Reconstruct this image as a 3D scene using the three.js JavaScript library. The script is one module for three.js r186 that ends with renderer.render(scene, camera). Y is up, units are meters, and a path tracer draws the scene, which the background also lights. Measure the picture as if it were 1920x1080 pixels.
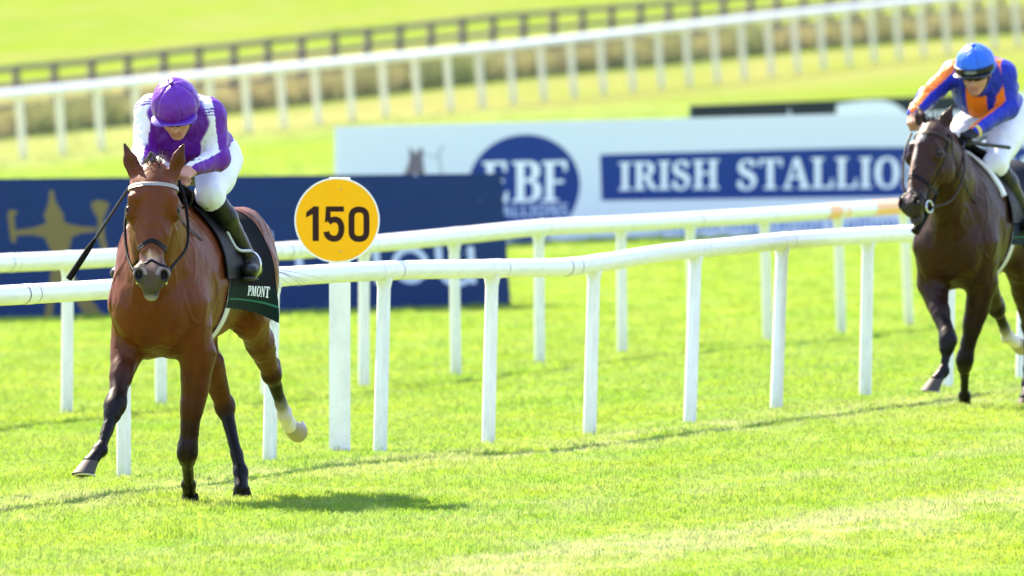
import * as THREE from 'three';
import { mergeGeometries } from 'three/addons/utils/BufferGeometryUtils.js';
import { ImprovedNoise } from 'three/addons/math/ImprovedNoise.js';

// ---------- camera, sky, sun, exposure ----------
const scene = new THREE.Scene();
const FPX = 38000, PITCH = 640 / FPX, CY = 2.75, CZ = 100;
const camera = new THREE.PerspectiveCamera(2 * Math.atan(540 / FPX) * 180 / Math.PI, 16 / 9, 1, 6000);
camera.position.set(0, CY, CZ);
camera.rotation.x = -PITCH;
camera.focus = 99.2;
camera.userData.fStop = 9.2;

const SUN = new THREE.Vector3(-0.65, 1.0, -0.92).normalize();
{
  const W = 512, H = 256, data = new Float32Array(W * H * 4), n = new ImprovedNoise();
  for (let j = 0; j < H; j++) for (let i = 0; i < W; i++) {
    const el = ((j + 0.5) / H - 0.5) * Math.PI, az = ((i + 0.5) / W) * 2 * Math.PI;
    const y = Math.sin(el), c = Math.cos(el), x = c * Math.cos(az), z = c * Math.sin(az);
    const up = Math.max(y, 0), t = Math.pow(1 - up, 3);
    let r = 0.17 + 0.38 * t, g = 0.35 + 0.33 * t, b = 0.84 + 0.06 * t;
    const q = 1 / (up + 0.25);
    let cl = n.noise(x * q * 1.3, z * q * 1.3, 3.1) + 0.5 * n.noise(x * q * 2.9, z * q * 2.9, 8.2) + 0.25 * n.noise(x * q * 6.1, z * q * 6.1, 1.7);
    cl = THREE.MathUtils.smoothstep(cl, -0.1, 0.5) * 0.75;
    r += (1.05 - r) * cl; g += (1.07 - g) * cl; b += (1.12 - b) * cl;
    if (y < 0) { r = 0.30; g = 0.36; b = 0.30; }
    const k = (j * W + i) * 4;
    data[k] = r * 0.54; data[k + 1] = g * 0.54; data[k + 2] = b * 0.54; data[k + 3] = 1;
  }
  const tex = new THREE.DataTexture(data, W, H, THREE.RGBAFormat, THREE.FloatType);
  tex.mapping = THREE.EquirectangularReflectionMapping;
  tex.magFilter = tex.minFilter = THREE.LinearFilter; tex.needsUpdate = true;
  scene.background = tex; scene.environment = tex;
}
const sun = new THREE.DirectionalLight(0xffefd2, 5);
sun.position.copy(SUN).multiplyScalar(150).add(new THREE.Vector3(0, 0, -40));
sun.target.position.set(0, 0, -40);
sun.castShadow = true;
sun.shadow.mapSize.set(4096, 4096);
Object.assign(sun.shadow.camera, { left: -90, right: 90, top: 90, bottom: -90, near: 1, far: 500 });
scene.add(sun, sun.target);

const renderer = new THREE.WebGLRenderer({ antialias: true });
renderer.toneMapping = THREE.LinearToneMapping;
renderer.toneMappingExposure = 4.45;
renderer.shadowMap.enabled = true;

// ---------- helpers ----------
const V = (x, y, z) => new THREE.Vector3(x, y, z);
let seed = 12345;
const rnd = () => { seed = (seed + 0x6D2B79F5) | 0; let t = Math.imul(seed ^ (seed >>> 15), 1 | seed); t = (t + Math.imul(t ^ (t >>> 7), 61 | t)) ^ t; return ((t ^ (t >>> 14)) >>> 0) / 4294967296; };
const RN = (a, b) => a + (b - a) * rnd();
const noise = new ImprovedNoise();
const fbm = (x, y, z) => noise.noise(x, y, z) + 0.5 * noise.noise(x * 2.1, y * 2.1, z * 2.1 + 7) + 0.25 * noise.noise(x * 4.3, y * 4.3, z * 4.3 + 13);
const clamp = (x, a, b) => Math.min(b, Math.max(a, x));
const sstep = (a, b, x) => { const t = clamp((x - a) / (b - a), 0, 1); return t * t * (3 - 2 * t); };
const lerp = (a, b, t) => a + (b - a) * t;
const mix3 = (a, b, t) => [lerp(a[0], b[0], t), lerp(a[1], b[1], t), lerp(a[2], b[2], t)];
const used = new Map();
function numbered(name) { const k = used.get(name) || 0; used.set(name, k + 1); return k ? name + '_' + String(k).padStart(3, '0') : name; }
function std(r, g, b, rough = 0.6, extra = {}) { const m = new THREE.MeshStandardMaterial({ roughness: rough, ...extra }); m.color.setRGB(r, g, b); return m; }
function phys(r, g, b, rough = 0.6, extra = {}) { const m = new THREE.MeshPhysicalMaterial({ roughness: rough, ...extra }); m.color.setRGB(r, g, b); return m; }
function mesh(name, geo, mat, parent) { const m = new THREE.Mesh(geo, mat); m.name = name; m.castShadow = m.receiveShadow = true; if (parent) parent.add(m); return m; }
function thing(name, label, category, group) { const o = new THREE.Group(); o.name = numbered(name); o.userData = { label, category }; if (group) o.userData.group = group; scene.add(o); return o; }
// where a sight line of the photograph reaches a given distance (s = pixels per metre there)
const CP = Math.cos(PITCH), SP = Math.sin(PITCH);
function at(px, py, s) { const d = FPX / s, x = (px - 960) / s, y = (540 - py) / s; return V(x, CY + y * CP - d * SP, CZ - y * SP - d * CP); }

// ---------- the lie of the land: a thin-plate surface through surveyed spots ----------
const SURVEY = [
  [357, 942, 378], [1815, 764, 318],
  [232, 897, 361], [712, 851, 345], [1105, 819, 331], [1455, 770, 318], [1776, 729, 303],
  [125, 780, 297], [682, 730, 277], [1167, 666, 257], [1578, 630, 239], [1832, 597, 229],
  [0, 595, 219], [450, 585, 215], [958, 573, 210], [1150, 456, 181], [1400, 452, 178],
  [35, 299, 126], [462, 252, 120], [1007, 191, 110], [1400, 148, 103.5], [1724, 105, 98],
  [0, 259, 114], [480, 213, 110], [960, 152, 103], [1400, 103, 96],
].map((q) => at(...q)).concat([V(0, 0, 14), V(-3, 0, 14), V(3, -0.02, 14), V(0, 0, 22)]);
const wa = (X, Z) => clamp(X * 100 / Math.max(CZ - Z, 1) / 3, -1.25, 1.25);
const wb = (Z) => clamp(4 * Math.log(Math.max(CZ - Z, 1) / 85), -0.3, 4 * Math.log(430 / 85));
const tpsU = (r2) => (r2 > 1e-9 ? r2 * Math.log(r2) * 0.5 : 0);
const TPS = (() => {
  const n = SURVEY.length, N = n + 3, M = [];
  const A = SURVEY.map((p) => [wa(p.x, p.z), wb(p.z), p.y]);
  for (let i = 0; i < n; i++) { const r = []; for (let j = 0; j < n; j++) r.push(tpsU((A[i][0] - A[j][0]) ** 2 + (A[i][1] - A[j][1]) ** 2) + (i === j ? 0.004 : 0)); r.push(1, A[i][0], A[i][1], A[i][2]); M.push(r); }
  for (let q = 0; q < 3; q++) { const r = []; for (let j = 0; j < n; j++) r.push(q === 0 ? 1 : A[j][q - 1]); r.push(0, 0, 0, 0); M.push(r); }
  for (let c = 0; c < N; c++) {
    let p = c; for (let r = c + 1; r < N; r++) if (Math.abs(M[r][c]) > Math.abs(M[p][c])) p = r;
    [M[c], M[p]] = [M[p], M[c]];
    for (let r = 0; r < N; r++) if (r !== c) { const k = M[r][c] / M[c][c]; if (k) for (let q = c; q <= N; q++) M[r][q] -= k * M[c][q]; }
  }
  const w = M.map((r, i) => r[N] / r[i]);
  return (X, Z) => { const a = wa(X, Z), b = wb(Z); let s = w[n] + w[n + 1] * a + w[n + 2] * b; for (let j = 0; j < n; j++) s += w[j] * tpsU((a - A[j][0]) ** 2 + (b - A[j][1]) ** 2); return s; };
})();
const groundY = (X, Z) => TPS(X, Z);
const onGround = (px, s) => { const d = FPX / s, X = (px - 960) / s, Z = CZ - d; return V(X, groundY(X, Z), Z); };

// colour of the turf itself (mown, worn and dry strips run along the course)
const GREEN = [0.235, 0.39, 0.036], LIME = [0.315, 0.425, 0.038], PALE = [0.44, 0.47, 0.23], TAN = [0.46, 0.40, 0.19], DEEP = [0.07, 0.155, 0.010];
function turf(X, Z) {
  const q = 0.973 * X + 0.23 * Z, l = 0.23 * X - 0.973 * Z, d = CZ - Z;
  const n1 = fbm(q * 1.1, l * 0.22, 2.2), n2 = fbm(q * 3.6 + 5, l * 0.8, 9.1), n3 = noise.noise(X * 9, 0.5, Z * 3);
  let c = mix3(GREEN, LIME, clamp(0.5 + 0.75 * n1, 0, 1));
  let pale = Math.exp(-(((q - 2.45 - 0.25 * n1) / 0.5) ** 2)) * 0.85 + Math.exp(-(((q + 2.3) / 0.55) ** 2)) * 0.45 + Math.exp(-(((q - 0.55) / 0.35) ** 2)) * 0.25;
  pale *= d < 130 ? 1 : 0.35;
  pale = clamp(pale * (0.75 + 0.8 * n2) + 0.12 + 0.34 * n2 + 0.22 * n3, 0, 0.92);
  c = mix3(c, PALE, pale);
  if (d > 230) {
    const far = sstep(225, 290, d), e = Z - (-233 - (X + 8.4) * 4.9);        // e: distance in front of (+) or beyond (-) the timber fence
    const n4 = fbm(X * 0.10 + 3, 4.4, e * 0.05), n5 = fbm(X * 0.5, 1.4, e * 0.11);
    c = mix3(c, [0.31, 0.40, 0.14], far * clamp(0.30 + 0.8 * n4, 0, 0.8));
    c = mix3(c, TAN, sstep(-3, -9, e) * clamp(0.95 * sstep(-95, -30, e) + 0.55 * n4 + 0.3 * n5, 0, 0.9));
    c = mix3(c, [0.43, 0.42, 0.20], sstep(4, 12, e) * sstep(60, 26, e) * clamp(0.65 + 0.5 * n5, 0, 0.9));
  }
  return c;
}
function tubeBetween(a, b, ra, rb, seg = 14, caps = true) {
  const h = a.distanceTo(b), g = new THREE.CylinderGeometry(rb, ra, h, seg, 1, !caps);
  g.applyQuaternion(new THREE.Quaternion().setFromUnitVectors(V(0, 1, 0), b.clone().sub(a).normalize())); g.translate((a.x + b.x) / 2, (a.y + b.y) / 2, (a.z + b.z) / 2); return g;
}
const canvasTex = (w, h, draw) => { const c = document.createElement('canvas'); c.width = w; c.height = h; draw(c.getContext('2d'), w, h); const t = new THREE.CanvasTexture(c); t.colorSpace = THREE.SRGBColorSpace; t.anisotropy = 8; return t; };
// ---------- ground sheet ----------
{
  const xs = [], zs = [];
  for (let i = -70; i <= 70; i++) xs.push(Math.sinh(i / 70 * 6.2) / Math.sinh(6.2) * 1500);
  for (let i = 0; i <= 60; i++) zs.push(140 - i * 2);
  for (let i = 1; i <= 200; i++) zs.push(20 - i * 2);
  for (let i = 1; i <= 60; i++) zs.push(-380 - Math.pow(i / 60, 2.2) * 3800);
  const P = [], C = [], UV = [], I = [], w = xs.length;
  for (const z of zs) for (const x of xs) { P.push(x, groundY(x, z), z); const c = turf(x, z); const gk = z > -238 ? 0.8 : 0.58; C.push(c[0] * gk, c[1] * gk, c[2] * gk); UV.push(x / 2, z / 2); }
  for (let j = 0; j < zs.length - 1; j++) for (let i = 0; i < w - 1; i++) { const a = j * w + i; I.push(a, a + 1, a + w, a + 1, a + w + 1, a + w); }
  const g = new THREE.BufferGeometry();
  g.setAttribute('position', new THREE.Float32BufferAttribute(P, 3)); g.setAttribute('color', new THREE.Float32BufferAttribute(C, 3)); g.setAttribute('uv', new THREE.Float32BufferAttribute(UV, 2)); g.setIndex(I); g.computeVertexNormals();
  const N = 512, d = new Uint8Array(N * N * 4);
  for (let j = 0; j < N; j++) for (let i = 0; i < N; i++) {
    const u = i / N * 2 * Math.PI, v = j / N * 2 * Math.PI, R = 4;
    const q = fbm(Math.cos(u) * R, Math.sin(u) * R, Math.cos(v) * R + Math.sin(v) * R * 1.7) * 0.35 + (rnd() - 0.5) * 0.5;
    const k = (j * N + i) * 4, t = clamp(200 + q * 70, 90, 255); d[k] = t; d[k + 1] = t; d[k + 2] = t * 0.92; d[k + 3] = 255;
  }
  const tex = new THREE.DataTexture(d, N, N); tex.wrapS = tex.wrapT = THREE.RepeatWrapping; tex.magFilter = THREE.LinearFilter; tex.minFilter = THREE.LinearMipmapLinearFilter; tex.generateMipmaps = true; tex.colorSpace = THREE.SRGBColorSpace; tex.needsUpdate = true;
  const m = phys(1.25, 1.25, 1.25, 1, { vertexColors: true, map: tex, specularIntensity: 0 });
  const o = mesh('ground', g, m, scene); o.castShadow = false; o.userData = { kind: 'structure', label: 'green turf of the racecourse and the fields beyond' };
}
// ---------- grass ----------
{
  const P = [], I = [];
  const blade = (x, z, h, w, a, bend) => {
    const b = P.length / 3, cx = Math.cos(a), sx = Math.sin(a);
    for (let k = 0; k < 3; k++) { const t = k / 3, off = bend * t * t, ww = w * (1 - 0.45 * t); const ox = x + off * -sx, oz = z + off * cx, y = h * t * (1 - 0.12 * t); P.push(ox - cx * ww, y, oz - sx * ww, ox + cx * ww, y, oz + sx * ww); }
    const off = bend; P.push(x + off * -sx, h * 0.86, z + off * cx);
    I.push(b, b + 1, b + 2, b + 1, b + 3, b + 2, b + 2, b + 3, b + 4, b + 3, b + 5, b + 4, b + 4, b + 5, b + 6);
  };
  for (let i = 0; i < 20; i++) { const r = Math.sqrt(rnd()) * 0.075, a = RN(0, 6.283); blade(r * Math.cos(a), r * Math.sin(a), RN(0.015, 0.040), RN(0.0015, 0.003), RN(0, 6.283), RN(0.005, 0.035)); }
  const g = new THREE.BufferGeometry(); g.setAttribute('position', new THREE.Float32BufferAttribute(P, 3)); g.setIndex(I); g.computeVertexNormals();
  const mat = phys(1, 1, 1, 0.75, { side: THREE.DoubleSide, transmission: 0.6, thickness: 0, specularIntensity: 0.15 });
  const spots = [];
  for (let d = 80; d < 335; ) {
    const density = d < 125 ? 260 : d < 160 ? 130 : d < 210 ? 45 : 20, step = 0.5;
    const half = d * 960 / FPX + 1.6, n = Math.round(density * step * 2 * half);
    for (let i = 0; i < n; i++) { const X = RN(-half, half), dd = d + rnd() * step; spots.push([X, CZ - dd, dd]); }
    d += step;
  }
  const im = new THREE.InstancedMesh(g, mat, spots.length), M = new THREE.Matrix4(), Q = new THREE.Quaternion(), E = new THREE.Euler(), col = new THREE.Color();
  spots.forEach(([X, Z, d], i) => {
    E.set(RN(-0.18, 0.18), RN(0, 6.283), RN(-0.18, 0.18)); Q.setFromEuler(E);
    const far = d < 125 ? 1 : d < 210 ? 1.25 : 1.6, hN = clamp(0.95 + 0.75 * noise.noise(X * 2.3, 3.3, Z * 0.7) + 0.35 * noise.noise(X * 7, 8.3, Z * 2), 0.45, 1.8), s = far * RN(0.75, 1.15);
    M.compose(V(X, groundY(X, Z) - 0.004, Z), Q, V(s, s * hN * (far > 1.3 ? 0.8 : 1), s)); im.setMatrixAt(i, M);
    const c = turf(X, Z), k = RN(0.76, 1.2), y = RN(-0.10, 0.14);
    col.setRGB(c[0] * k * (1 + y), c[1] * k, c[2] * k * (1 + y)); im.setColorAt(i, col);
  });
  im.name = 'grass'; im.castShadow = im.receiveShadow = true; im.userData = { kind: 'stuff', label: 'short lush grass of the racing turf', category: 'grass' };
  scene.add(im);
  console.log('tufts', spots.length);
}

// ---------- white running rails ----------
const plastic = std(0.80, 0.80, 0.80, 0.38);
{ // faint dirt on the plastic
  const N = 256, d = new Uint8Array(N * N * 4);
  for (let j = 0; j < N; j++) for (let i = 0; i < N; i++) { const u = i / N * 6.2832, v = j / N * 6.2832; const q = fbm(Math.cos(u) * 2 + 9, Math.sin(u) * 2, Math.cos(v) * 2 + Math.sin(v)); const t = 245 + clamp(q, -1, 0.4) * 12 - (rnd() < 0.004 ? 60 : 0); const k = (j * N + i) * 4; d[k] = t; d[k + 1] = t; d[k + 2] = t - 3; d[k + 3] = 255; }
  const t = new THREE.DataTexture(d, N, N); t.wrapS = t.wrapT = THREE.RepeatWrapping; t.magFilter = THREE.LinearFilter; t.colorSpace = THREE.SRGBColorSpace; t.needsUpdate = true;
  plastic.map = t;
}
const postMat = plastic.clone(); postMat.vertexColors = true;
const seamMat = std(0.10, 0.10, 0.07, 0.8), orangeTape = std(0.82, 0.40, 0.16, 0.5);
const sAt = (tab, px) => { let i = 0; while (i < tab.length - 2 && px > tab[i + 1][0]) i++; const [a, b] = [tab[i], tab[i + 1]]; return lerp(a[1], b[1], (px - a[0]) / (b[0] - a[0])); };
function rail(label, tab, tops, posts, R, rp, extraJoints, tapes) {
  const root = thing('running_rail', label, 'rail', 'white running rails of the racecourse');
  const o = onGround(posts[0][0], sAt(tab, posts[0][0])); root.position.copy(o);
  const curve = new THREE.CatmullRomCurve3(tops.map(([x, y]) => { const s = sAt(tab, x); return at(x, y + R * s, s).sub(o); }));
  const N = 400, samples = curve.getPoints(N);
  const onCurve = (px) => { let best = 0, bd = 1e9; for (let i = 0; i <= N; i++) { const p = samples[i], d = CZ - (p.z + o.z), x = 960 + (p.x + o.x) / d * FPX; if (Math.abs(x - px) < bd) { bd = Math.abs(x - px); best = i; } } return best / N; };
  // sections of tube, each from one post to the next
  const cuts = [0, ...posts.map((p) => onCurve(p[0] + p[1])), 1].sort((a, b) => a - b);
  for (let i = 0; i < cuts.length - 1; i++) {
    if (cuts[i + 1] - cuts[i] < 0.002) continue;
    const pts = []; for (let k = 0; k <= 8; k++) pts.push(curve.getPoint(lerp(cuts[i], cuts[i + 1], k / 8)));
    mesh('rail_tube', new THREE.TubeGeometry(new THREE.CatmullRomCurve3(pts), 12, R, 18, false), plastic, root);
  }
  const ring = (t, w, r, m, name) => { const a = curve.getPoint(clamp(t, 0, 1)), T = curve.getTangent(clamp(t, 0, 1)); mesh(name, tubeBetween(a.clone().addScaledVector(T, -w / 2), a.clone().addScaledVector(T, w / 2), r, r, 22), m, root); };
  for (const [px, lean] of posts) {
    const s = sAt(tab, px), b = onGround(px, s).sub(o), t = onCurve(px + lean), top = curve.getPoint(t);
    b.y -= 0.04;
    const dir = top.clone().sub(b).normalize(), e = top.clone().addScaledVector(dir, -R * 0.6);
    const shaft = new THREE.CylinderGeometry(rp, rp * 1.04, b.distanceTo(e), 18, 24), pc = new Float32Array(shaft.attributes.position.count * 3), hl = b.distanceTo(e);
    for (let i = 0; i < pc.length / 3; i++) { const y = shaft.attributes.position.getY(i) + hl / 2, x = shaft.attributes.position.getX(i), z = shaft.attributes.position.getZ(i), n = 0.5 + 0.6 * fbm(x * 40 + px, y * 9, z * 40), st = clamp(Math.exp(-y / 0.10) * n * 1.3 + (fbm(x * 25, y * 3 + px, z * 25) > 0.62 ? 0.10 : 0), 0, 0.7); pc[i * 3] = 1 - 0.62 * st; pc[i * 3 + 1] = 1 - 0.5 * st; pc[i * 3 + 2] = 1 - 0.85 * st; }
    shaft.setAttribute('color', new THREE.BufferAttribute(pc, 3));
    shaft.applyQuaternion(new THREE.Quaternion().setFromUnitVectors(V(0, 1, 0), dir)); shaft.translate((b.x + e.x) / 2, (b.y + e.y) / 2, (b.z + e.z) / 2);
    mesh('post', shaft, postMat, root);
    // moulded collar under the tube and the sleeve joint beside it
    mesh('collar', tubeBetween(top.clone().addScaledVector(dir, -R * 1.75), top.clone().addScaledVector(dir, -R * 0.75), rp * 1.02, rp * 1.3, 16), plastic, root);
    ring(t + 0.0012, 0.34, R * 1.03, plastic, 'sleeve');
    ring(t + 0.0016, 0.345, R * 1.012, seamMat, 'seam');
  }
  for (const px of extraJoints) { const t = onCurve(px); ring(t, 0.22, R * 1.03, plastic, 'sleeve'); ring(t, 0.26, R * 1.01, seamMat, 'seam'); }
  for (const [x0, x1] of tapes) { const a = onCurve(x0), b = onCurve(x1), pts = []; for (let k = 0; k <= 6; k++) pts.push(curve.getPoint(lerp(a, b, k / 6))); mesh('orange_band', new THREE.TubeGeometry(new THREE.CatmullRomCurve3(pts), 8, R * 1.03, 18, false), orangeTape, root).userData.label = 'orange band wrapped round the white rail'; }
  return root;
}
const NEAR = [[-320, 385], [-60, 373], [232, 361], [505, 350], [712, 345], [915, 338], [1105, 331], [1293, 325], [1455, 318], [1622, 309], [1776, 303], [1915, 298], [2250, 284]];
rail('near white plastic running rail beside the horses, in front of the yellow distance disc', NEAR,
  [[-320, 553], [-60, 538], [0, 535], [210, 523], [520, 501], [715, 490], [930, 486], [1068, 483], [1124, 476], [1234, 459], [1350, 447], [1478, 435], [1640, 425], [1776, 418], [1915, 410], [2250, 388]],
  [[-60, 2], [232, 3], [505, 6], [712, 10], [915, 9], [1105, 10], [1293, 10], [1455, 11], [1622, 8], [1776, 6], [1915, 4], [2080, 4]], 0.052, 0.037, [47, 1068], []);
const SEC = [[-250, 315], [-50, 304], [125, 297], [302, 291], [500, 284], [682, 277], [855, 270], [1012, 264], [1167, 257], [1300, 251], [1440, 245], [1578, 239], [1705, 233], [1832, 229], [2200, 214]];
rail('farther white running rail behind the distance disc, with two orange bands near its right end', SEC,
  [[-250, 488], [0, 476], [125, 471], [302, 462], [520, 455], [682, 443], [855, 427], [1012, 412], [1171, 405], [1440, 390], [1578, 381], [1705, 373], [1832, 365], [2200, 343]],
  [[-50, 0], [125, 0], [302, 0], [500, 0], [682, -1], [855, -3], [1012, -1], [1167, -5], [1300, -4], [1440, -4], [1578, -7], [1705, -10], [1832, -8], [1960, -8]], 0.058, 0.037, [20, 540], [[1547, 1582], [1634, 1682]]);
{
  const N = 37, a = at(-115, 185, 128), tab = [], tops = [], posts = [];
  const x0 = (35 + 75 - 0), e0 = { x: (35 - 960) / 126, d: FPX / 126 }, e1 = { x: (1900 - 960) / 95.5, d: FPX / 95.5 };
  for (let i = -3; i <= 37; i++) {
    const t = i / 33, X = lerp(e0.x, e1.x, t), d = lerp(e0.d, e1.d, t), s = FPX / d, px = 960 + X * s;
    tab.push([px, s]);
    const topLine = [[-200, 187], [0, 169], [480, 124], [960, 78], [1200, 51], [1440, 24], [1680, -1], [1900, -23], [2200, -52]];
    tops.push([px, sAt(topLine, px)]); posts.push([px + 9, -9 + 1.5 * Math.sin(i * 7.1)]);
  }
  rail('long white rail on the far side of the course, below the dark timber fence', tab, tops, posts.slice(1, -1), 0.072, 0.055, [], []);
}

// ---------- distance marker ----------
{
  const s = 343, base = onGround(637, s), root = thing('distance_marker', 'yellow disc reading 150 on a broad white post behind the near rail', 'distance marker');
  root.position.copy(base);
  const top = at(638, 334, s).y - base.y, cy = at(632, 413, s).y - base.y, cx = at(632, 413, s).x - base.x;
  const sh = new THREE.Shape(); sh.moveTo(-0.055, -0.022); sh.lineTo(0.055, -0.022); sh.lineTo(0.055, 0.022); sh.lineTo(-0.055, 0.022);
  const pg = new THREE.ExtrudeGeometry(sh, { depth: top + 0.03, bevelEnabled: true, bevelSize: 0.003, bevelThickness: 0.003, bevelSegments: 2 }); pg.rotateX(-Math.PI / 2); pg.translate(0, -0.03, -0.04);
  mesh('post', pg, plastic, root);
  const R = 0.233;
  const disc = new THREE.CylinderGeometry(R, R, 0.008, 72); disc.rotateX(Math.PI / 2); disc.translate(cx, cy, 0); mesh('white_rim', disc, std(0.8, 0.8, 0.8, 0.45), root);
  const face = new THREE.CircleGeometry(R - 0.008, 72); face.translate(cx, cy, 0.0055);
  const t = canvasTex(1024, 1024, (g) => {
    g.fillStyle = '#eba900'; g.fillRect(0, 0, 1024, 1024);
    for (let i = 0; i < 260; i++) { g.fillStyle = `rgba(${234 + RN(-8, 14)},${168 + RN(-10, 14)},${RN(0, 20)},0.18)`; g.fillRect(RN(0, 1024), RN(0, 1024), RN(30, 260), RN(2, 9)); }
    g.strokeStyle = '#2a140e'; g.fillStyle = '#2a140e'; g.lineCap = 'butt'; g.lineJoin = 'miter';
    const X = (px) => 512 + (px - 632) / 77 * 512, Y = (py) => 512 + (py - 413) / 77 * 512;
    const P = (a, f) => { g.beginPath(); a.forEach(([x, y], i) => (i ? g.lineTo(X(x), Y(y)) : g.moveTo(X(x), Y(y)))); if (f) { g.closePath(); g.fill(); } else g.stroke(); };
    P([[588, 387], [598, 387], [598, 452], [586, 452], [586, 402], [574, 408], [574, 398]], true);
    g.lineWidth = 11.5 / 77 * 512;
    P([[611, 387], [645, 387], [645, 397], [620, 397], [620, 412], [609, 418]], true);
    g.beginPath(); g.moveTo(X(616), Y(417)); g.quadraticCurveTo(X(626), Y(408), X(635), Y(414)); g.quadraticCurveTo(X(641), Y(420), X(640), Y(432)); g.quadraticCurveTo(X(638), Y(448), X(626), Y(447.5)); g.quadraticCurveTo(X(614), Y(447), X(612), Y(434)); g.stroke();
    g.beginPath(); const r = 15; g.moveTo(X(659), Y(408)); g.quadraticCurveTo(X(659), Y(393), X(673), Y(393)); g.quadraticCurveTo(X(687), Y(393), X(687), Y(408)); g.lineTo(X(687), Y(433)); g.quadraticCurveTo(X(687), Y(448), X(673), Y(448)); g.quadraticCurveTo(X(659), Y(448), X(659), Y(433)); g.closePath(); g.stroke();
  });
  mesh('disc_face', face, phys(1, 1, 1, 0.5, { map: t, specularIntensity: 0.3 }), root);
  for (const [x, y] of [[0.02, 0.17], [0.02, -0.17]]) { const b = new THREE.SphereGeometry(0.006, 10, 8, 0, 6.3, 0, 1.6); b.rotateX(Math.PI / 2); b.translate(cx + x, cy + y, 0.006); mesh('bolt', b, std(0.5, 0.4, 0.15, 0.4, { metalness: 0.6 }), root); }
}

// ---------- advertising boards ----------
function board(name, label, bl, br, tl, tr, thick, tex, edgeMat, legs) {   // corners as [px, py, s]
  const root = thing(name, label, 'advertising board', 'advertising boards beside the course');
  const o = at(...bl), c = [bl, br, tr, tl].map((q) => at(...q).sub(o)); root.position.copy(o);
  const nrm = c[1].clone().sub(c[0]).cross(c[2].clone().sub(c[0])).normalize(); c[3].addScaledVector(nrm, -nrm.dot(c[3]));   // a flat panel
  const b = c.map((p) => p.clone().addScaledVector(nrm, -thick));
  const quad = (p, uv) => { const g = new THREE.BufferGeometry(); g.setAttribute('position', new THREE.Float32BufferAttribute(p.flatMap((v) => [v.x, v.y, v.z]), 3)); g.setAttribute('uv', new THREE.Float32BufferAttribute(uv, 2)); g.setIndex([0, 1, 2, 0, 2, 3]); g.computeVertexNormals(); return g; };
  const U = [0, 0, 1, 0, 1, 1, 0, 1];
  mesh('printed_face', quad(c, U), phys(1, 1, 1, 0.7, { map: tex, specularIntensity: 0.2 }), root);
  mesh('backing', mergeGeometries([quad([b[1], b[0], b[3], b[2]], U), quad([b[0], c[0], c[3], b[3]], U), quad([c[1], b[1], b[2], c[2]], U), quad([c[3], c[2], b[2], b[3]], U), quad([b[0], b[1], c[1], c[0]], U)]), edgeMat, root);
  for (const t of legs) { const p = c[0].clone().lerp(c[1], t), q = c[3].clone().lerp(c[2], t); const f = p.clone().addScaledVector(nrm, -thick - 0.02), h = q.clone().addScaledVector(nrm, -thick - 0.02).lerp(f, 0.08), k = f.clone().addScaledVector(nrm, -0.55); k.y -= 0.06; f.y -= 0.06; mesh('stay', mergeGeometries([tubeBetween(f, h, 0.02, 0.02, 8), tubeBetween(k, h, 0.018, 0.018, 8)]), std(0.35, 0.35, 0.36, 0.5, { metalness: 0.4 }), root); }
  return root;
}
const boardU = (x0, s0, x1, s1, W) => (x) => W * ((x - x0) / s0) / ((x1 - 960) / s1 - (x0 - 960) / s0 - (x - 960) * (1 / s1 - 1 / s0));   // place along a board that recedes
const NAVY = '#0f2c5c';
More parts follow.
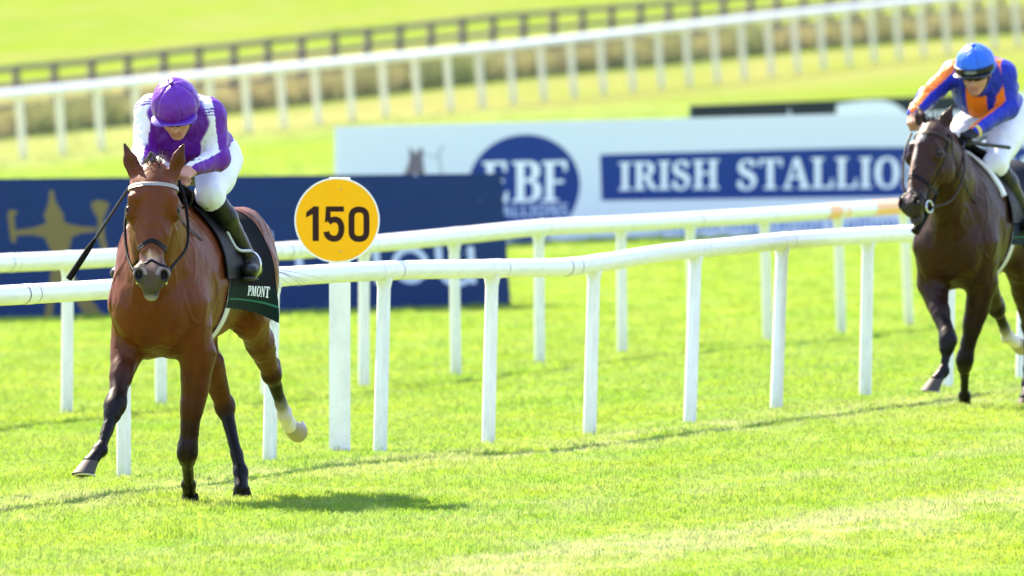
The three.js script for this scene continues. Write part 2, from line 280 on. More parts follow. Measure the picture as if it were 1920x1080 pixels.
{
  const x0 = -150, x1 = 949, W = 2048, H = 512, kx = W / (x1 - x0);
  const X = boardU(x0, 222, x1, 210, W), Y = (x, y) => { const t = (x - x0) / (x1 - x0), T = lerp(336, 325, t), B = lerp(600, 573, t); return (y - T) / (B - T) * H; };
  const tex = canvasTex(W, H, (g) => {
    g.fillStyle = NAVY; g.fillRect(0, 0, W, H);
    for (let i = 0; i < 500; i++) { g.fillStyle = `rgba(${RN(10, 30)},${RN(40, 60)},${RN(85, 115)},0.10)`; const r = RN(10, 90); g.fillRect(RN(0, W), RN(0, H), r * 2, r * 0.5); }
    g.fillStyle = '#786a3e'; g.strokeStyle = '#786a3e';
    const poly = (a) => { g.beginPath(); a.forEach(([x, y], i) => (i ? g.lineTo(X(x), Y(x, y)) : g.moveTo(X(x), Y(x, y)))); g.closePath(); g.fill(); };
    poly([[106, 356], [113, 356], [116, 378], [124, 392], [130, 403], [128, 414], [136, 419], [160, 424], [189, 426], [189, 434], [160, 437], [142, 444], [140, 455], [134, 470], [138, 510], [150, 530], [170, 560], [196, 598], [160, 598], [132, 545], [118, 525], [104, 545], [96, 598], [80, 598], [92, 545], [100, 505], [102, 470], [95, 455], [92, 445], [70, 440], [40, 441], [36, 456], [28, 452], [25, 398], [33, 392], [45, 397], [37, 405], [38, 431], [70, 427], [92, 420], [97, 414], [92, 403], [98, 392], [103, 378]]);
    poly([[181, 380], [196, 374], [216, 380], [210, 396], [203, 410], [203, 440], [208, 468], [196, 468], [190, 440], [193, 410], [185, 395]]);
    g.fillStyle = '#c3cddf'; g.textBaseline = 'alphabetic';
    const stem = (x, a, b) => g.fillRect(X(x - 6.5), Y(x, a), 13 * kx, Y(x, b) - Y(x, a));
    stem(509, 434, 532); stem(562, 462, 532); stem(706, 462, 532); stem(822, 462, 520); stem(882, 462, 532);
    g.lineWidth = 12 * kx; g.strokeStyle = '#c3cddf'; g.beginPath(); g.ellipse(X(768), Y(768, 497), 30 * kx, 30 * H / 255, 0, 0, 7); g.stroke();
    g.fillStyle = '#cfd6e4'; for (const [x, y, w2, h2] of [[789, 328, 5, 5], [905, 376, 2, 2], [1010 - 140, 474, 9, 1.5], [841, 545, 6, 2], [846, 549, 2, 5], [920, 556, 2, 2], [700, 352, 2, 1.5], [610, 566, 2, 2], [300, 400, 1.5, 1.5], [440, 372, 2, 1.5]]) { g.beginPath(); g.ellipse(X(x), Y(x, y), w2 / 2 * kx, h2 / 2 * kx, 0.3, 0, 7); g.fill(); }
    g.beginPath(); g.arc(X(852), Y(852, 505), 30 * kx, 0, Math.PI); g.stroke();
  });
  board('advertising_board', 'navy board with a gold emblem and white letters, behind the leading horse', [x0, 600, 222], [958, 573, 210], [x0 - 6, 336, 222], [940, 325, 210], 0.025, tex, std(0.03, 0.06, 0.14, 0.6), [0.05, 0.35, 0.65, 0.95]);
}
{
  const x0 = 632, x1 = 1980, W = 2048, H = 512, kx = W / (x1 - x0);
  const X = boardU(x0, 184, x1, 169, W), T = (x) => lerp(238, 204, (x - x0) / (x1 - x0)), B = (x) => lerp(467, 444, (x - x0) / (x1 - x0)), Y = (x, y) => (y - T(x)) / (B(x) - T(x)) * H;
  const tex = canvasTex(W, H, (g) => {
    g.fillStyle = '#d4dae7'; g.fillRect(0, 0, W, H);
    g.fillStyle = 'rgba(205,212,228,0.5)'; g.fillRect(X(1145), 0, 3, H); g.fillRect(X(1590), 0, 3, H);
    // faint grey drawing on the left
    const poly = (a, c) => { g.fillStyle = c; g.beginPath(); a.forEach(([x, y], i) => (i ? g.lineTo(X(x), Y(x, y)) : g.moveTo(X(x), Y(x, y)))); g.closePath(); g.fill(); };
    poly([[756, 330], [766, 308], [768, 290], [766, 276], [776, 284], [780, 290], [788, 276], [794, 284], [793, 300], [797, 330], [780, 380], [756, 380]], '#6f6672');
    g.strokeStyle = '#9da3ad'; g.lineWidth = 6; g.beginPath(); g.moveTo(X(792), Y(792, 288)); g.quadraticCurveTo(X(812), Y(812, 298), X(822, 296), Y(822, 292)); g.lineTo(X(830), Y(830, 274)); g.moveTo(X(823), Y(823, 294)); g.lineTo(X(828), Y(828, 330)); g.stroke();
    // round badge
    g.fillStyle = '#15357f'; g.beginPath(); g.ellipse(X(983), Y(983, 354), 101 * kx, 101 * H / (B(983) - T(983)), 0, 0, 7); g.fill();
    g.fillStyle = '#e8edf6'; g.textBaseline = 'alphabetic'; g.textAlign = 'center';
    const word = (s, cx, by, w, h, font) => { g.save(); g.font = `bold 100px ${font}`; const m = g.measureText(s).width; g.translate(X(cx), Y(cx, by)); g.scale(w * kx / m, h * H / (B(cx) - T(cx)) / 70); g.fillText(s, 0, 0); g.restore(); };
    word('E', 929, 384, 50, 78, 'serif'); word('B', 988, 384, 58, 78, 'serif'); word('F', 1040, 384, 50, 78, 'serif');
    g.fillStyle = '#b9c5e2'; word('STALLIONS', 987, 412, 152, 22, 'sans-serif');
    // long blue strip
    g.fillStyle = '#143681'; g.beginPath(); g.moveTo(X(1125), Y(1125, 293)); g.lineTo(X(1975), Y(1975, 275)); g.lineTo(X(1975), Y(1975, 365)); g.lineTo(X(1128), Y(1128, 383)); g.fill();
    g.fillStyle = '#e6ecf6'; word('IRISH', 1255, 362, 190, 54, 'serif'); word('STALLION', 1564, 357, 374, 54, 'serif'); word('FARMS', 1872, 352, 190, 54, 'serif');
    g.fillStyle = '#4a6cb0'; word('supporting Racing Stallions', 1470, 432, 470, 18, 'serif');
  });
  board('advertising_board', 'white board reading EBF and IRISH STALLION with a round blue badge', [x0, 467, 184], [x1, 444, 169], [x0, 238, 184], [x1, 204, 169], 0.03, tex, std(0.7, 0.72, 0.76, 0.6), [0.03, 0.3, 0.6, 0.97]);
}
{
  const x0 = 1297, x1 = 2010, W = 1024, H = 320, kx = W / (x1 - x0);
  const X = boardU(x0, 160, x1, 148, W), T = (x) => lerp(198, 170, (x - x0) / (x1 - x0)), B = () => 345, Y = (x, y) => (y - T(x)) / (345 - T(x)) * H;
  const tex = canvasTex(W, H, (g) => {
    g.fillStyle = '#081c28'; g.fillRect(0, 0, W, H);
    g.fillStyle = '#e2e8f1'; g.beginPath(); g.moveTo(X(1568), H); g.lineTo(X(1568), Y(1568, 197)); g.quadraticCurveTo(X(1610), Y(1610, 188), X(1650), Y(1650, 189)); g.quadraticCurveTo(X(1688), Y(1688, 191), X(1706), Y(1706, 230)); g.lineTo(X(1712), H); g.fill();
    g.fillRect(X(1862), 0, X(2010) - X(1862), H);
    g.beginPath(); g.moveTo(X(1462), H); g.lineTo(X(1480), Y(1480, 199)); g.lineTo(X(1498), H); g.fill();
  });
  board('advertising_board', 'dark board with rounded white shapes, showing above the EBF board', [x0, 345, 160], [x1, 332, 148], [x0, 198, 160], [x1, 170, 148], 0.03, tex, std(0.05, 0.09, 0.12, 0.6), [0.05, 0.5, 0.95]);
}

// ---------- dark timber fence with the dry growth along its foot ----------
{
  const e = (t) => { const X = lerp((31 - 960) / 114, 240 / 98.5, t / 19), d = lerp(FPX / 114, FPX / 98.5, t / 19), Z = CZ - d; return V(X, groundY(X, Z), Z); };
  const o = e(0), root = thing('timber_fence', 'dark timber post and rail fence crossing the far field', 'fence'); root.position.copy(o);
  const wood = std(0.15, 0.13, 0.112, 0.95), box = (a, b, w, h, m, name) => {
    const L = a.distanceTo(b), g = new THREE.BoxGeometry(L, h, w, 1, 1, 1); g.rotateZ(Math.asin((b.y - a.y) / L)); g.rotateY(-Math.atan2(b.z - a.z, b.x - a.x)); g.translate((a.x + b.x) / 2, (a.y + b.y) / 2, (a.z + b.z) / 2); mesh(name, g, m, root); };
  for (let i = -4; i <= 33; i++) {
    const a = e(i).sub(o), b = e(i + 1).sub(o), h = 1.19 + RN(-0.02, 0.02);
    const g = new THREE.BoxGeometry(0.12, h + 0.1, 0.12); g.rotateY(RN(-0.1, 0.1) - 1.36); g.rotateZ(RN(-0.02, 0.02)); g.translate(a.x, a.y + h / 2 - 0.05, a.z); mesh('post', g, wood, root);
    for (const y of [1.14, 0.86, 0.50, 0.16]) { const p = a.clone(), q = b.clone(); p.y += y + RN(-0.015, 0.015); q.y += y + RN(-0.015, 0.015); p.z += 0.1; q.z += 0.1; box(p, q, 0.045, y > 1 ? 0.10 : 0.085, wood, 'fence_rail'); }
  }
  // dry grass: many narrow blades in tussocks along the fence
  const P = [], I = [];
  for (let k = 0; k < 26; k++) { const x = RN(-0.35, 0.35), z = RN(-0.25, 0.25), h = RN(0.3, 0.72), w = RN(0.008, 0.016), a = RN(0, 6.28), bx = RN(-0.2, 0.2), bz = RN(-0.15, 0.15), c = Math.cos(a) * w, s = Math.sin(a) * w, q = P.length / 3; P.push(x - c, 0, z - s, x + c, 0, z + s, x + bx * 0.4 + c, h * 0.55, z + bz * 0.4 + s, x + bx * 0.4 - c, h * 0.55, z + bz * 0.4 - s, x + bx, h, z + bz); I.push(q, q + 1, q + 2, q, q + 2, q + 3, q + 3, q + 2, q + 4); }
  const g = new THREE.BufferGeometry(); g.setAttribute('position', new THREE.Float32BufferAttribute(P, 3)); g.setIndex(I); g.computeVertexNormals();
  const n = 3900, im = new THREE.InstancedMesh(g, phys(1, 1, 1, 0.9, { side: THREE.DoubleSide, transmission: 0.35, thickness: 0 }), n), M = new THREE.Matrix4(), Q = new THREE.Quaternion(), col = new THREE.Color();
  for (let i = 0; i < n; i++) {
    const t = RN(-4, 34), p = e(t), c = fbm(t * 0.9, 1.5, 0), u = RN(-0.3, 1.6);
    p.x += u * 0.3; p.z -= u; p.y = groundY(p.x, p.z) - 0.01;
    Q.setFromAxisAngle(V(0, 1, 0), RN(0, 6.28)); const s = RN(0.7, 1.15) * (0.85 + 0.3 * c); M.compose(p, Q, V(s, s, s)); im.setMatrixAt(i, M);
    const k = RN(0.7, 1.2), gr = clamp(0.3 + 0.8 * c, 0, 1); const cc = mix3([0.47, 0.40, 0.18], [0.33, 0.38, 0.12], gr); col.setRGB(cc[0] * k, cc[1] * k, cc[2] * k); im.setColorAt(i, col);
  }
  im.name = 'dry_grass'; im.castShadow = im.receiveShadow = true; im.userData = { kind: 'stuff', label: 'tall dry grass along the foot of the timber fence', category: 'grass' }; scene.add(im);
}
// ---------- modelling of bodies: blended distance fields, meshed ----------
// a primitive: f(x,y,z) -> distance; k = blend width; col = coat colour; op 1 = carve, 2 = keep only inside
function cap(a, b, ra, rb, o = {}) {
  const [ax, ay, az] = a, dx = b[0] - ax, dy = b[1] - ay, dz = b[2] - az, L2 = dx * dx + dy * dy + dz * dz || 1e-9;
  let w = o.flat ? o.dir : null, fl = o.flat || 1;
  if (w) { const L = Math.sqrt(L2), t = (w[0] * dx + w[1] * dy + w[2] * dz) / L2; w = [w[0] - dx * t, w[1] - dy * t, w[2] - dz * t]; const n = Math.hypot(...w); w = w.map((q) => q / n); }
  const f = (x, y, z) => {
    x -= ax; y -= ay; z -= az;
    let t = (x * dx + y * dy + z * dz) / L2; t = t < 0 ? 0 : t > 1 ? 1 : t;
    x -= dx * t; y -= dy * t; z -= dz * t;
    if (w) { const c = x * w[0] + y * w[1] + z * w[2], e = c / fl - c; x += w[0] * e; y += w[1] * e; z += w[2] * e; }
    const d = Math.sqrt(x * x + y * y + z * z) - (ra + (rb - ra) * t);
    return w && fl < 1 ? d * (0.4 + 0.6 * fl) : d;
  };
  return { f, k: 0.03, ...o };
}
function ell(c, r, o = {}) {   // o.ax = three unit axes
  const [cx, cy, cz] = c, [rx, ry, rz] = r, A = o.ax;
  const f = (x, y, z) => {
    x -= cx; y -= cy; z -= cz;
    if (A) { const u = x * A[0][0] + y * A[0][1] + z * A[0][2], v = x * A[1][0] + y * A[1][1] + z * A[1][2], q = x * A[2][0] + y * A[2][1] + z * A[2][2]; x = u; y = v; z = q; }
    const p = x / rx, q = y / ry, s = z / rz, k0 = Math.sqrt(p * p + q * q + s * s);
    if (k0 < 1e-6) return -Math.min(rx, ry, rz);
    const k1 = Math.sqrt((p / rx) ** 2 + (q / ry) ** 2 + (s / rz) ** 2);
    return k0 * (k0 - 1) / k1;
  };
  return { f, k: 0.03, ...o };
}
function half(p, n, o = {}) { const L = Math.hypot(...n), m = n.map((q) => q / L); return { f: (x, y, z) => (x - p[0]) * m[0] + (y - p[1]) * m[1] + (z - p[2]) * m[2], k: 0.004, op: 2, ...o }; }
function field(prims, disp) {
  return (x, y, z, use = prims) => {
    let d = 10;
    for (const p of use) {
      const e = p.f(x, y, z), k = p.k;
      if (!p.op) { const h = k - Math.abs(d - e); d = d < e ? d : e; if (h > 0) d -= h * h / k * 0.25; }
      else { const q = p.op === 1 ? -e : e, h = k - Math.abs(d - q); d = d > q ? d : q; if (h > 0) d += h * h / k * 0.25; }
    }
    return disp ? d + disp(x, y, z, d) : d;
  };
}
function meshField(prims, lo, hi, cell, opt = {}) {
  const F = field(prims, opt.disp), nx = Math.ceil((hi[0] - lo[0]) / cell) + 1, ny = Math.ceil((hi[1] - lo[1]) / cell) + 1, nz = Math.ceil((hi[2] - lo[2]) / cell) + 1;
  const G = new Float32Array(nx * ny * nz), B = 8, br = B * cell * 0.87 + 0.012;
  for (let bz = 0; bz < nz; bz += B) for (let by = 0; by < ny; by += B) for (let bx = 0; bx < nx; bx += B) {
    const cx = lo[0] + (bx + B / 2) * cell, cy = lo[1] + (by + B / 2) * cell, cz = lo[2] + (bz + B / 2) * cell;
    let ds = prims.map((p) => p.f(cx, cy, cz)), dm = 10; prims.forEach((p, i) => { if (!p.op && ds[i] < dm) dm = ds[i]; });
    const d0 = F(cx, cy, cz), far = Math.abs(d0) > br * 1.7 + 0.03;
    const use = far ? null : prims.filter((p, i) => (p.op === 2 ? true : p.op === 1 ? ds[i] < br * 2 : ds[i] < dm + 2 * br + p.k + 0.04));
    for (let k = bz; k < Math.min(bz + B, nz); k++) for (let j = by; j < Math.min(by + B, ny); j++) for (let i = bx; i < Math.min(bx + B, nx); i++)
      G[(k * ny + j) * nx + i] = far ? d0 : F(lo[0] + i * cell, lo[1] + j * cell, lo[2] + k * cell, use);
  }
  const idx = new Int32Array(nx * ny * nz).fill(-1), P = [], I = [], nxy = nx * ny;
  const off = [0, 1, nx, nx + 1, nxy, nxy + 1, nxy + nx, nxy + nx + 1], ED = [[0, 1], [2, 3], [4, 5], [6, 7], [0, 2], [1, 3], [4, 6], [5, 7], [0, 4], [1, 5], [2, 6], [3, 7]];
  for (let k = 0; k < nz - 1; k++) for (let j = 0; j < ny - 1; j++) for (let i = 0; i < nx - 1; i++) {
    const c = k * nxy + j * nx + i; let m = 0; for (let q = 0; q < 8; q++) if (G[c + off[q]] < 0) m |= 1 << q;
    if (m === 0 || m === 255) continue;
    let x = 0, y = 0, z = 0, n = 0;
    for (const [a, b] of ED) { const A = (m >> a) & 1, Bq = (m >> b) & 1; if (A === Bq) continue; const ga = G[c + off[a]], gb = G[c + off[b]], t = ga / (ga - gb); x += (a & 1) + t * ((b & 1) - (a & 1)); y += ((a >> 1) & 1) + t * (((b >> 1) & 1) - ((a >> 1) & 1)); z += (a >> 2) + t * ((b >> 2) - (a >> 2)); n++; }
    idx[c] = P.length / 3; P.push(lo[0] + (i + x / n) * cell, lo[1] + (j + y / n) * cell, lo[2] + (k + z / n) * cell);
  }
  const quad = (a, b, c, d, fl) => { if (a < 0 || b < 0 || c < 0 || d < 0) return; if (fl) I.push(a, c, b, a, d, c); else I.push(a, b, c, a, c, d); };
  for (let k = 1; k < nz - 1; k++) for (let j = 1; j < ny - 1; j++) for (let i = 1; i < nx - 1; i++) {
    const c = k * nxy + j * nx + i, s = G[c] < 0;
    if (s !== G[c + 1] < 0) quad(idx[c - nx - nxy], idx[c - nxy], idx[c], idx[c - nx], !s);
    if (s !== G[c + nx] < 0) quad(idx[c - 1 - nxy], idx[c - nxy], idx[c], idx[c - 1], s);
    if (s !== G[c + nxy] < 0) quad(idx[c - 1 - nx], idx[c - nx], idx[c], idx[c - 1], !s);
  }
  const g = new THREE.BufferGeometry(); g.setAttribute('position', new THREE.Float32BufferAttribute(P, 3)); g.setIndex(I); g.computeVertexNormals();
  if (opt.color !== false) {
    const C = new Float32Array(P.length), N = g.attributes.normal.array, tau = opt.tau || 0.012;
    for (let v = 0; v < P.length; v += 3) {
      const x = P[v], y = P[v + 1], z = P[v + 2]; let r = 0, gg = 0, b = 0, W = 1e-9;
      for (const p of prims) if (p.col && !p.op) { const w = Math.exp(-Math.max(p.f(x, y, z), -0.03) / tau); const c = typeof p.col === 'function' ? p.col(x, y, z) : p.col; r += c[0] * w; gg += c[1] * w; b += c[2] * w; W += w; }
      let c = [r / W, gg / W, b / W]; if (opt.paint) c = opt.paint(c, x, y, z, [N[v], N[v + 1], N[v + 2]]);
      C[v] = c[0]; C[v + 1] = c[1]; C[v + 2] = c[2];
    }
    g.setAttribute('color', new THREE.BufferAttribute(C, 3));
  }
  return g;
}
const add3 = (a, b, s = 1) => [a[0] + b[0] * s, a[1] + b[1] * s, a[2] + b[2] * s], sub3 = (a, b) => [a[0] - b[0], a[1] - b[1], a[2] - b[2]], dot3 = (a, b) => a[0] * b[0] + a[1] * b[1] + a[2] * b[2];
const len3 = (a) => Math.hypot(...a), nrm3 = (a) => { const l = len3(a); return [a[0] / l, a[1] / l, a[2] / l]; }, cross3 = (a, b) => [a[1] * b[2] - a[2] * b[1], a[2] * b[0] - a[0] * b[2], a[0] * b[1] - a[1] * b[0]], lp3 = (a, b, t) => [lerp(a[0], b[0], t), lerp(a[1], b[1], t), lerp(a[2], b[2], t)];
// a closed sheet laid on a body: rays from origin(u) out along dir(u,v), stopped off the surface
function wrapSheet(F, origin, dir, nu, nv, off, thick, opt = {}) {
  const O = [], N = [];
  for (let i = 0; i <= nu; i++) for (let j = 0; j <= nv; j++) {
    const u = i / nu, v = j / nv, o = origin(u, v), d = dir(u, v), gap = typeof off === 'function' ? off(u, v) : off;
    let t = opt.reach || 0.55; for (let q = 0; q < 40; q++) { const e = F(o[0] + d[0] * t, o[1] + d[1] * t, o[2] + d[2] * t) - gap; t -= e * 0.8; if (Math.abs(e) < 5e-4 || t < 0.01) break; }
    O.push(...add3(o, d, t)); N.push(...add3(o, d, t - thick));
  }
  const g = new THREE.BufferGeometry(), n1 = nv + 1, cnt = (nu + 1) * n1, I = [], UV = [];
  for (let s = 0; s < 2; s++) for (let i = 0; i <= nu; i++) for (let j = 0; j <= nv; j++) UV.push(i / nu, j / nv);
  for (let i = 0; i < nu; i++) for (let j = 0; j < nv; j++) { const a = i * n1 + j, b = a + n1; I.push(a, b, a + 1, b, b + 1, a + 1); I.push(cnt + a, cnt + a + 1, cnt + b, cnt + b, cnt + a + 1, cnt + b + 1); }
  for (let j = 0; j < nv; j++) for (const i of [0, nu]) { const a = i * n1 + j; I.push(a, a + 1, cnt + a, a + 1, cnt + a + 1, cnt + a); }
  for (let i = 0; i < nu; i++) for (const j of [0, nv]) { const a = i * n1 + j, b = a + n1; I.push(a, cnt + a, b, b, cnt + a, cnt + b); }
  g.setAttribute('position', new THREE.Float32BufferAttribute(O.concat(N), 3)); g.setAttribute('uv', new THREE.Float32BufferAttribute(UV, 2)); g.setIndex(I);
  g.computeVertexNormals(); return g;
}
function tube(pts, r, seg = 24, rad = 8) { return new THREE.TubeGeometry(new THREE.CatmullRomCurve3(pts.map((p) => V(...p))), seg, r, rad, false); }
// hair: slim tapering strands
function strands(list) {
  const P = [], I = [];
  for (const { p, d, n, w, curl } of list) {
    const b = P.length / 3, S = 5; let q = [...p], dd = [...d];
    for (let i = 0; i <= S; i++) {
      const t = i / S, ww = w * (1 - t * 0.85), side = nrm3(cross3(dd, [0.13, 0.31, 0.94])), up = nrm3(cross3(side, dd));
      for (let k = 0; k < 3; k++) { const a = k * 2.094; P.push(...add3(add3(q, side, Math.cos(a) * ww), up, Math.sin(a) * ww)); }
      q = add3(q, nrm3(dd), n / S); dd = add3(dd, curl, 1 / S);
    }
    for (let i = 0; i < S; i++) for (let k = 0; k < 3; k++) { const a = b + i * 3 + k, c = b + i * 3 + (k + 1) % 3; I.push(a, c, a + 3, c, c + 3, a + 3); }
  }
  const g = new THREE.BufferGeometry(); g.setAttribute('position', new THREE.Float32BufferAttribute(P, 3)); g.setIndex(I); g.computeVertexNormals(); return g;
}

// ---------- horses ----------
const HEADING = 13 * Math.PI / 180, ROTY = -(Math.PI / 2 + HEADING);
const CAMDIR = [Math.cos(HEADING), 0, -Math.sin(HEADING)];   // towards the camera, in a horse's own axes (x ahead, y up, z its right)
const leather = phys(0.007, 0.006, 0.006, 0.5, { specularIntensity: 0.22 }), brownLeather = phys(0.028, 0.016, 0.010, 0.5, { specularIntensity: 0.4 }), steel = std(0.62, 0.62, 0.62, 0.25, { metalness: 0.9 });
const darkHorn = phys(0.012, 0.010, 0.009, 0.8, { specularIntensity: 0.2 }), hornMat = std(0.040, 0.030, 0.023, 0.7), shoeMat = std(0.5, 0.5, 0.5, 0.35, { metalness: 0.8 });
function makeHorse(H) {
  const root = thing(H.name, H.label, 'horse', undefined); root.position.copy(H.place); root.rotation.y = ROTY;
  const { coat, dark } = H, P = [], hz = H.rearShift, legs = H.legs;
  const warm = mix3(coat, [coat[0] * 1.25, coat[1] * 1.15, coat[2]], 0.6), low = mix3(coat, dark, 0.35);
  // trunk
  P.push(ell([0.02, 1.12, hz * 0.3], [0.62, 0.355, 0.258], { col: coat, k: 0.06 }));
  P.push(ell([-0.36, 1.13, hz * 0.7], [0.46, 0.285, 0.242], { col: coat, k: 0.08 }));
  P.push(ell([0.36, 1.11, 0], [0.34, 0.355, 0.215], { col: coat, k: 0.08 }));
  for (const s of [-1, 1]) {
    P.push(ell([0.40, 1.10, s * 0.130], [0.20, 0.30, 0.083], { col: coat, k: 0.035 }));                     // shoulder blade
    P.push(ell([0.55, 0.985, s * 0.095], [0.125, 0.165, 0.092], { col: coat, k: 0.022 }));                 // pectorals
    P.push(cap([0.26, 1.30, s * 0.150], [0.52, 1.02, s * 0.165], 0.045, 0.055, { col: coat, k: 0.03 }));     // ridge of the shoulder
    P.push(ell([0.33, 0.98, s * 0.148], [0.12, 0.16, 0.075], { col: coat, k: 0.025 }));                 // upper arm
    P.push(ell([0.38, 0.83, s * 0.075], [0.16, 0.10, 0.075], { col: low, k: 0.05 }));
    P.push(ell([-0.70, 1.19, hz + s * 0.11], [0.33, 0.27, 0.135], { col: coat, k: 0.07 }));               // quarters
    P.push(ell([-0.86, 1.09, hz + s * 0.12], [0.16, 0.25, 0.11], { col: coat, k: 0.05 }));
  }
  P.push(cap([0.32, 1.40, 0], [-0.15, 1.375, hz * 0.4], 0.085, 0.10, { col: coat, k: 0.09 }));
  P.push(cap([-0.15, 1.34, hz * 0.4], [-0.70, 1.345, hz], 0.12, 0.12, { col: coat, k: 0.09 }));
  P.push(cap([0.52, 0.90, 0], [0.0, 0.86, 0], 0.10, 0.10, { col: low, k: 0.08 }));                         // breastbone
  // neck
  const Hd = H.head, a = nrm3(sub3(Hd.muzzle, Hd.poll)), nv = nrm3(add3(Hd.face, a, -dot3(Hd.face, a))), w = cross3(nv, a).map((q) => -q);   // a along the head, nv out of the face, w to its right
  const wr = dot3(w, [0, 0, 1]) > 0 ? w : w.map((q) => -q), ax = [a, nv, wr];
  const hp = (t, n, s) => add3(add3(add3(Hd.poll, a, t), nv, n), wr, s);
  const throat = hp(0.10, -0.16, 0), crest = hp(-0.01, -0.09, 0), zd = [0, 0, 1];
  P.push(cap([0.40, 1.22, 0], lp3([0.40, 1.22, 0], lp3(throat, crest, 0.4), 0.5), 0.235, 0.180, { col: coat, k: 0.09, flat: 0.66, dir: zd }));
  P.push(cap(lp3([0.40, 1.22, 0], lp3(throat, crest, 0.4), 0.5), lp3(throat, crest, 0.45), 0.19, 0.115, { col: coat, k: 0.06, flat: 0.68, dir: zd }));
  P.push(cap([0.26, 1.44, 0], lp3([0.26, 1.44, 0], crest, 0.55), 0.07, 0.075, { col: coat, k: 0.08, flat: 0.6, dir: zd }));
  P.push(cap(lp3([0.26, 1.44, 0], crest, 0.55), crest, 0.07, 0.055, { col: coat, k: 0.06, flat: 0.6, dir: zd }));
  P.push(cap([0.60, 1.02, 0], lp3([0.60, 1.02, 0], throat, 0.75), 0.10, 0.065, { col: coat, k: 0.08 }));    // windpipe
  P.push({ ...cap([0.75, 1.10, 0], [0.68, 0.86, 0], 0.006, 0.010), op: 1, k: 0.06 });                     // furrow of the breast
  for (const s of [-1, 1]) P.push({ ...cap([0.62, 1.16, s * 0.19], [0.56, 0.86, s * 0.205], 0.006, 0.008), op: 1, k: 0.035 });
  // legs
  const bone = legs.map((L) => L);
  for (const L of legs) {
    const sk = L.sock || dark, fcol = (hi, lo) => (x, y, z) => mix3(lo, hi, 0.5);
    if (L.fore) {
      const { sh, el, kn, fe, co } = L, d = nrm3(sub3(kn, el)), c2 = nrm3(sub3(fe, kn));
      P.push(cap(sh, el, 0.13, 0.095, { col: coat, k: 0.06, flat: 0.75, dir: zd }));
      P.push(cap(el, lp3(el, kn, 0.55), 0.084, 0.053, { col: low, k: 0.04 }));
      P.push(cap(lp3(el, kn, 0.5), kn, 0.053, 0.042, { col: mix3(low, dark, 0.7), k: 0.03 }));
      P.push(ell(add3(lp3(el, kn, 0.25), [-0.02, 0, 0]), [0.068, 0.12, 0.062], { col: low, k: 0.04 }));
      P.push(cap(add3(kn, d, -0.035), add3(kn, c2, 0.045), 0.049, 0.044, { col: dark, k: 0.022 }));
      P.push(ell(kn, [0.050, 0.05, 0.052], { col: dark, k: 0.02 }));
      P.push(cap(kn, fe, 0.029, 0.0235, { col: dark, k: 0.025 }));
      P.push(cap(add3(kn, L.back, 0.028), add3(fe, L.back, 0.020), 0.020, 0.0185, { col: dark, k: 0.012 }));   // flexor tendon
      P.push(cap(fe, add3(fe, L.back, 0.016), 0.036, 0.028, { col: sk, k: 0.02 }));
      P.push(cap(fe, co, 0.029, 0.036, { col: sk, k: 0.02 }));
    } else {
      const { hipj, st, ho, fe, co } = L, d = nrm3(sub3(ho, st));
      P.push(cap(hipj, st, 0.19, 0.125, { col: coat, k: 0.07, flat: 0.72, dir: zd }));
      P.push(cap(st, lp3(st, ho, 0.55), 0.112, 0.072, { col: mix3(coat, low, 0.5), k: 0.05, flat: 0.8, dir: zd }));
      P.push(cap(lp3(st, ho, 0.5), ho, 0.07, 0.042, { col: low, k: 0.03 }));
      P.push(cap(lp3(st, ho, 0.55), add3(ho, L.back, 0.06), 0.028, 0.026, { col: mix3(low, dark, 0.8), k: 0.025 }));   // hamstring to the point of the hock
      P.push(cap(ho, add3(ho, L.back, 0.058), 0.046, 0.03, { col: dark, k: 0.025 }));
      P.push(ell(ho, [0.052, 0.062, 0.047], { col: mix3(low, dark, 0.75), k: 0.02 }));
      const mid = lp3(ho, fe, 0.72);
      P.push(cap(ho, mid, 0.036, 0.029, { col: dark, k: 0.025 })); P.push(cap(mid, fe, 0.029, 0.031, { col: L.sock ? lp3(dark, L.sock, 0.6) : dark, k: 0.02 }));
      P.push(cap(add3(ho, L.back, 0.035), add3(fe, L.back, 0.02), 0.021, 0.019, { col: dark, k: 0.012 }));
      P.push(cap(fe, add3(fe, L.back, 0.018), 0.037, 0.029, { col: sk, k: 0.02 }));
      P.push(cap(fe, co, 0.031, 0.038, { col: sk, k: 0.02 }));
    }
  }
  // head
  const face = H.coat, mz = H.muzzleCol, hw = H.headWide || 1, mw = H.muzzleWide || 1;
  const E = (t, n, s, rt, rn, rs, col, k = 0.025) => P.push(ell(hp(t, n, s), [rt, rn, rs], { ax, col, k }));
  E(0.06, -0.045, 0, 0.125, 0.095, 0.098 * hw, face, 0.04);
  P.push(cap(hp(0.10, -0.035, 0), hp(0.30, -0.03, 0), 0.098 * hw, 0.076, { col: face, k: 0.03, flat: 0.98, dir: wr }));
  P.push(cap(hp(0.28, -0.028, 0), hp(0.47, -0.022, 0), 0.074, 0.058, { col: face, k: 0.03, flat: 0.98, dir: wr }));
  P.push(cap(hp(0.12, 0.045, 0), hp(0.40, 0.028, 0), 0.035, 0.026, { col: face, k: 0.03 }));                // nasal bone
  for (const s of [-1, 1]) {
    P.push(cap(hp(0.135, 0.02, s * 0.078 * hw), hp(0.205, 0.002, s * 0.092 * hw), 0.032, 0.026, { col: face, k: 0.02 }));   // brow over the eye
    E(0.19, -0.025, s * 0.09 * hw, 0.05, 0.035, 0.028, face);
    E(0.19, -0.135, s * 0.055, 0.115, 0.105, 0.042, face, 0.03);                                             // cheek
    P.push(cap(hp(0.21, -0.03, s * 0.082 * hw), hp(0.36, -0.025, s * 0.058), 0.017, 0.012, { col: face, k: 0.02 }));        // cheek ridge
    E(0.515, 0.012, s * 0.052 * mw, 0.046, 0.032, 0.031, mz, 0.016);
  }
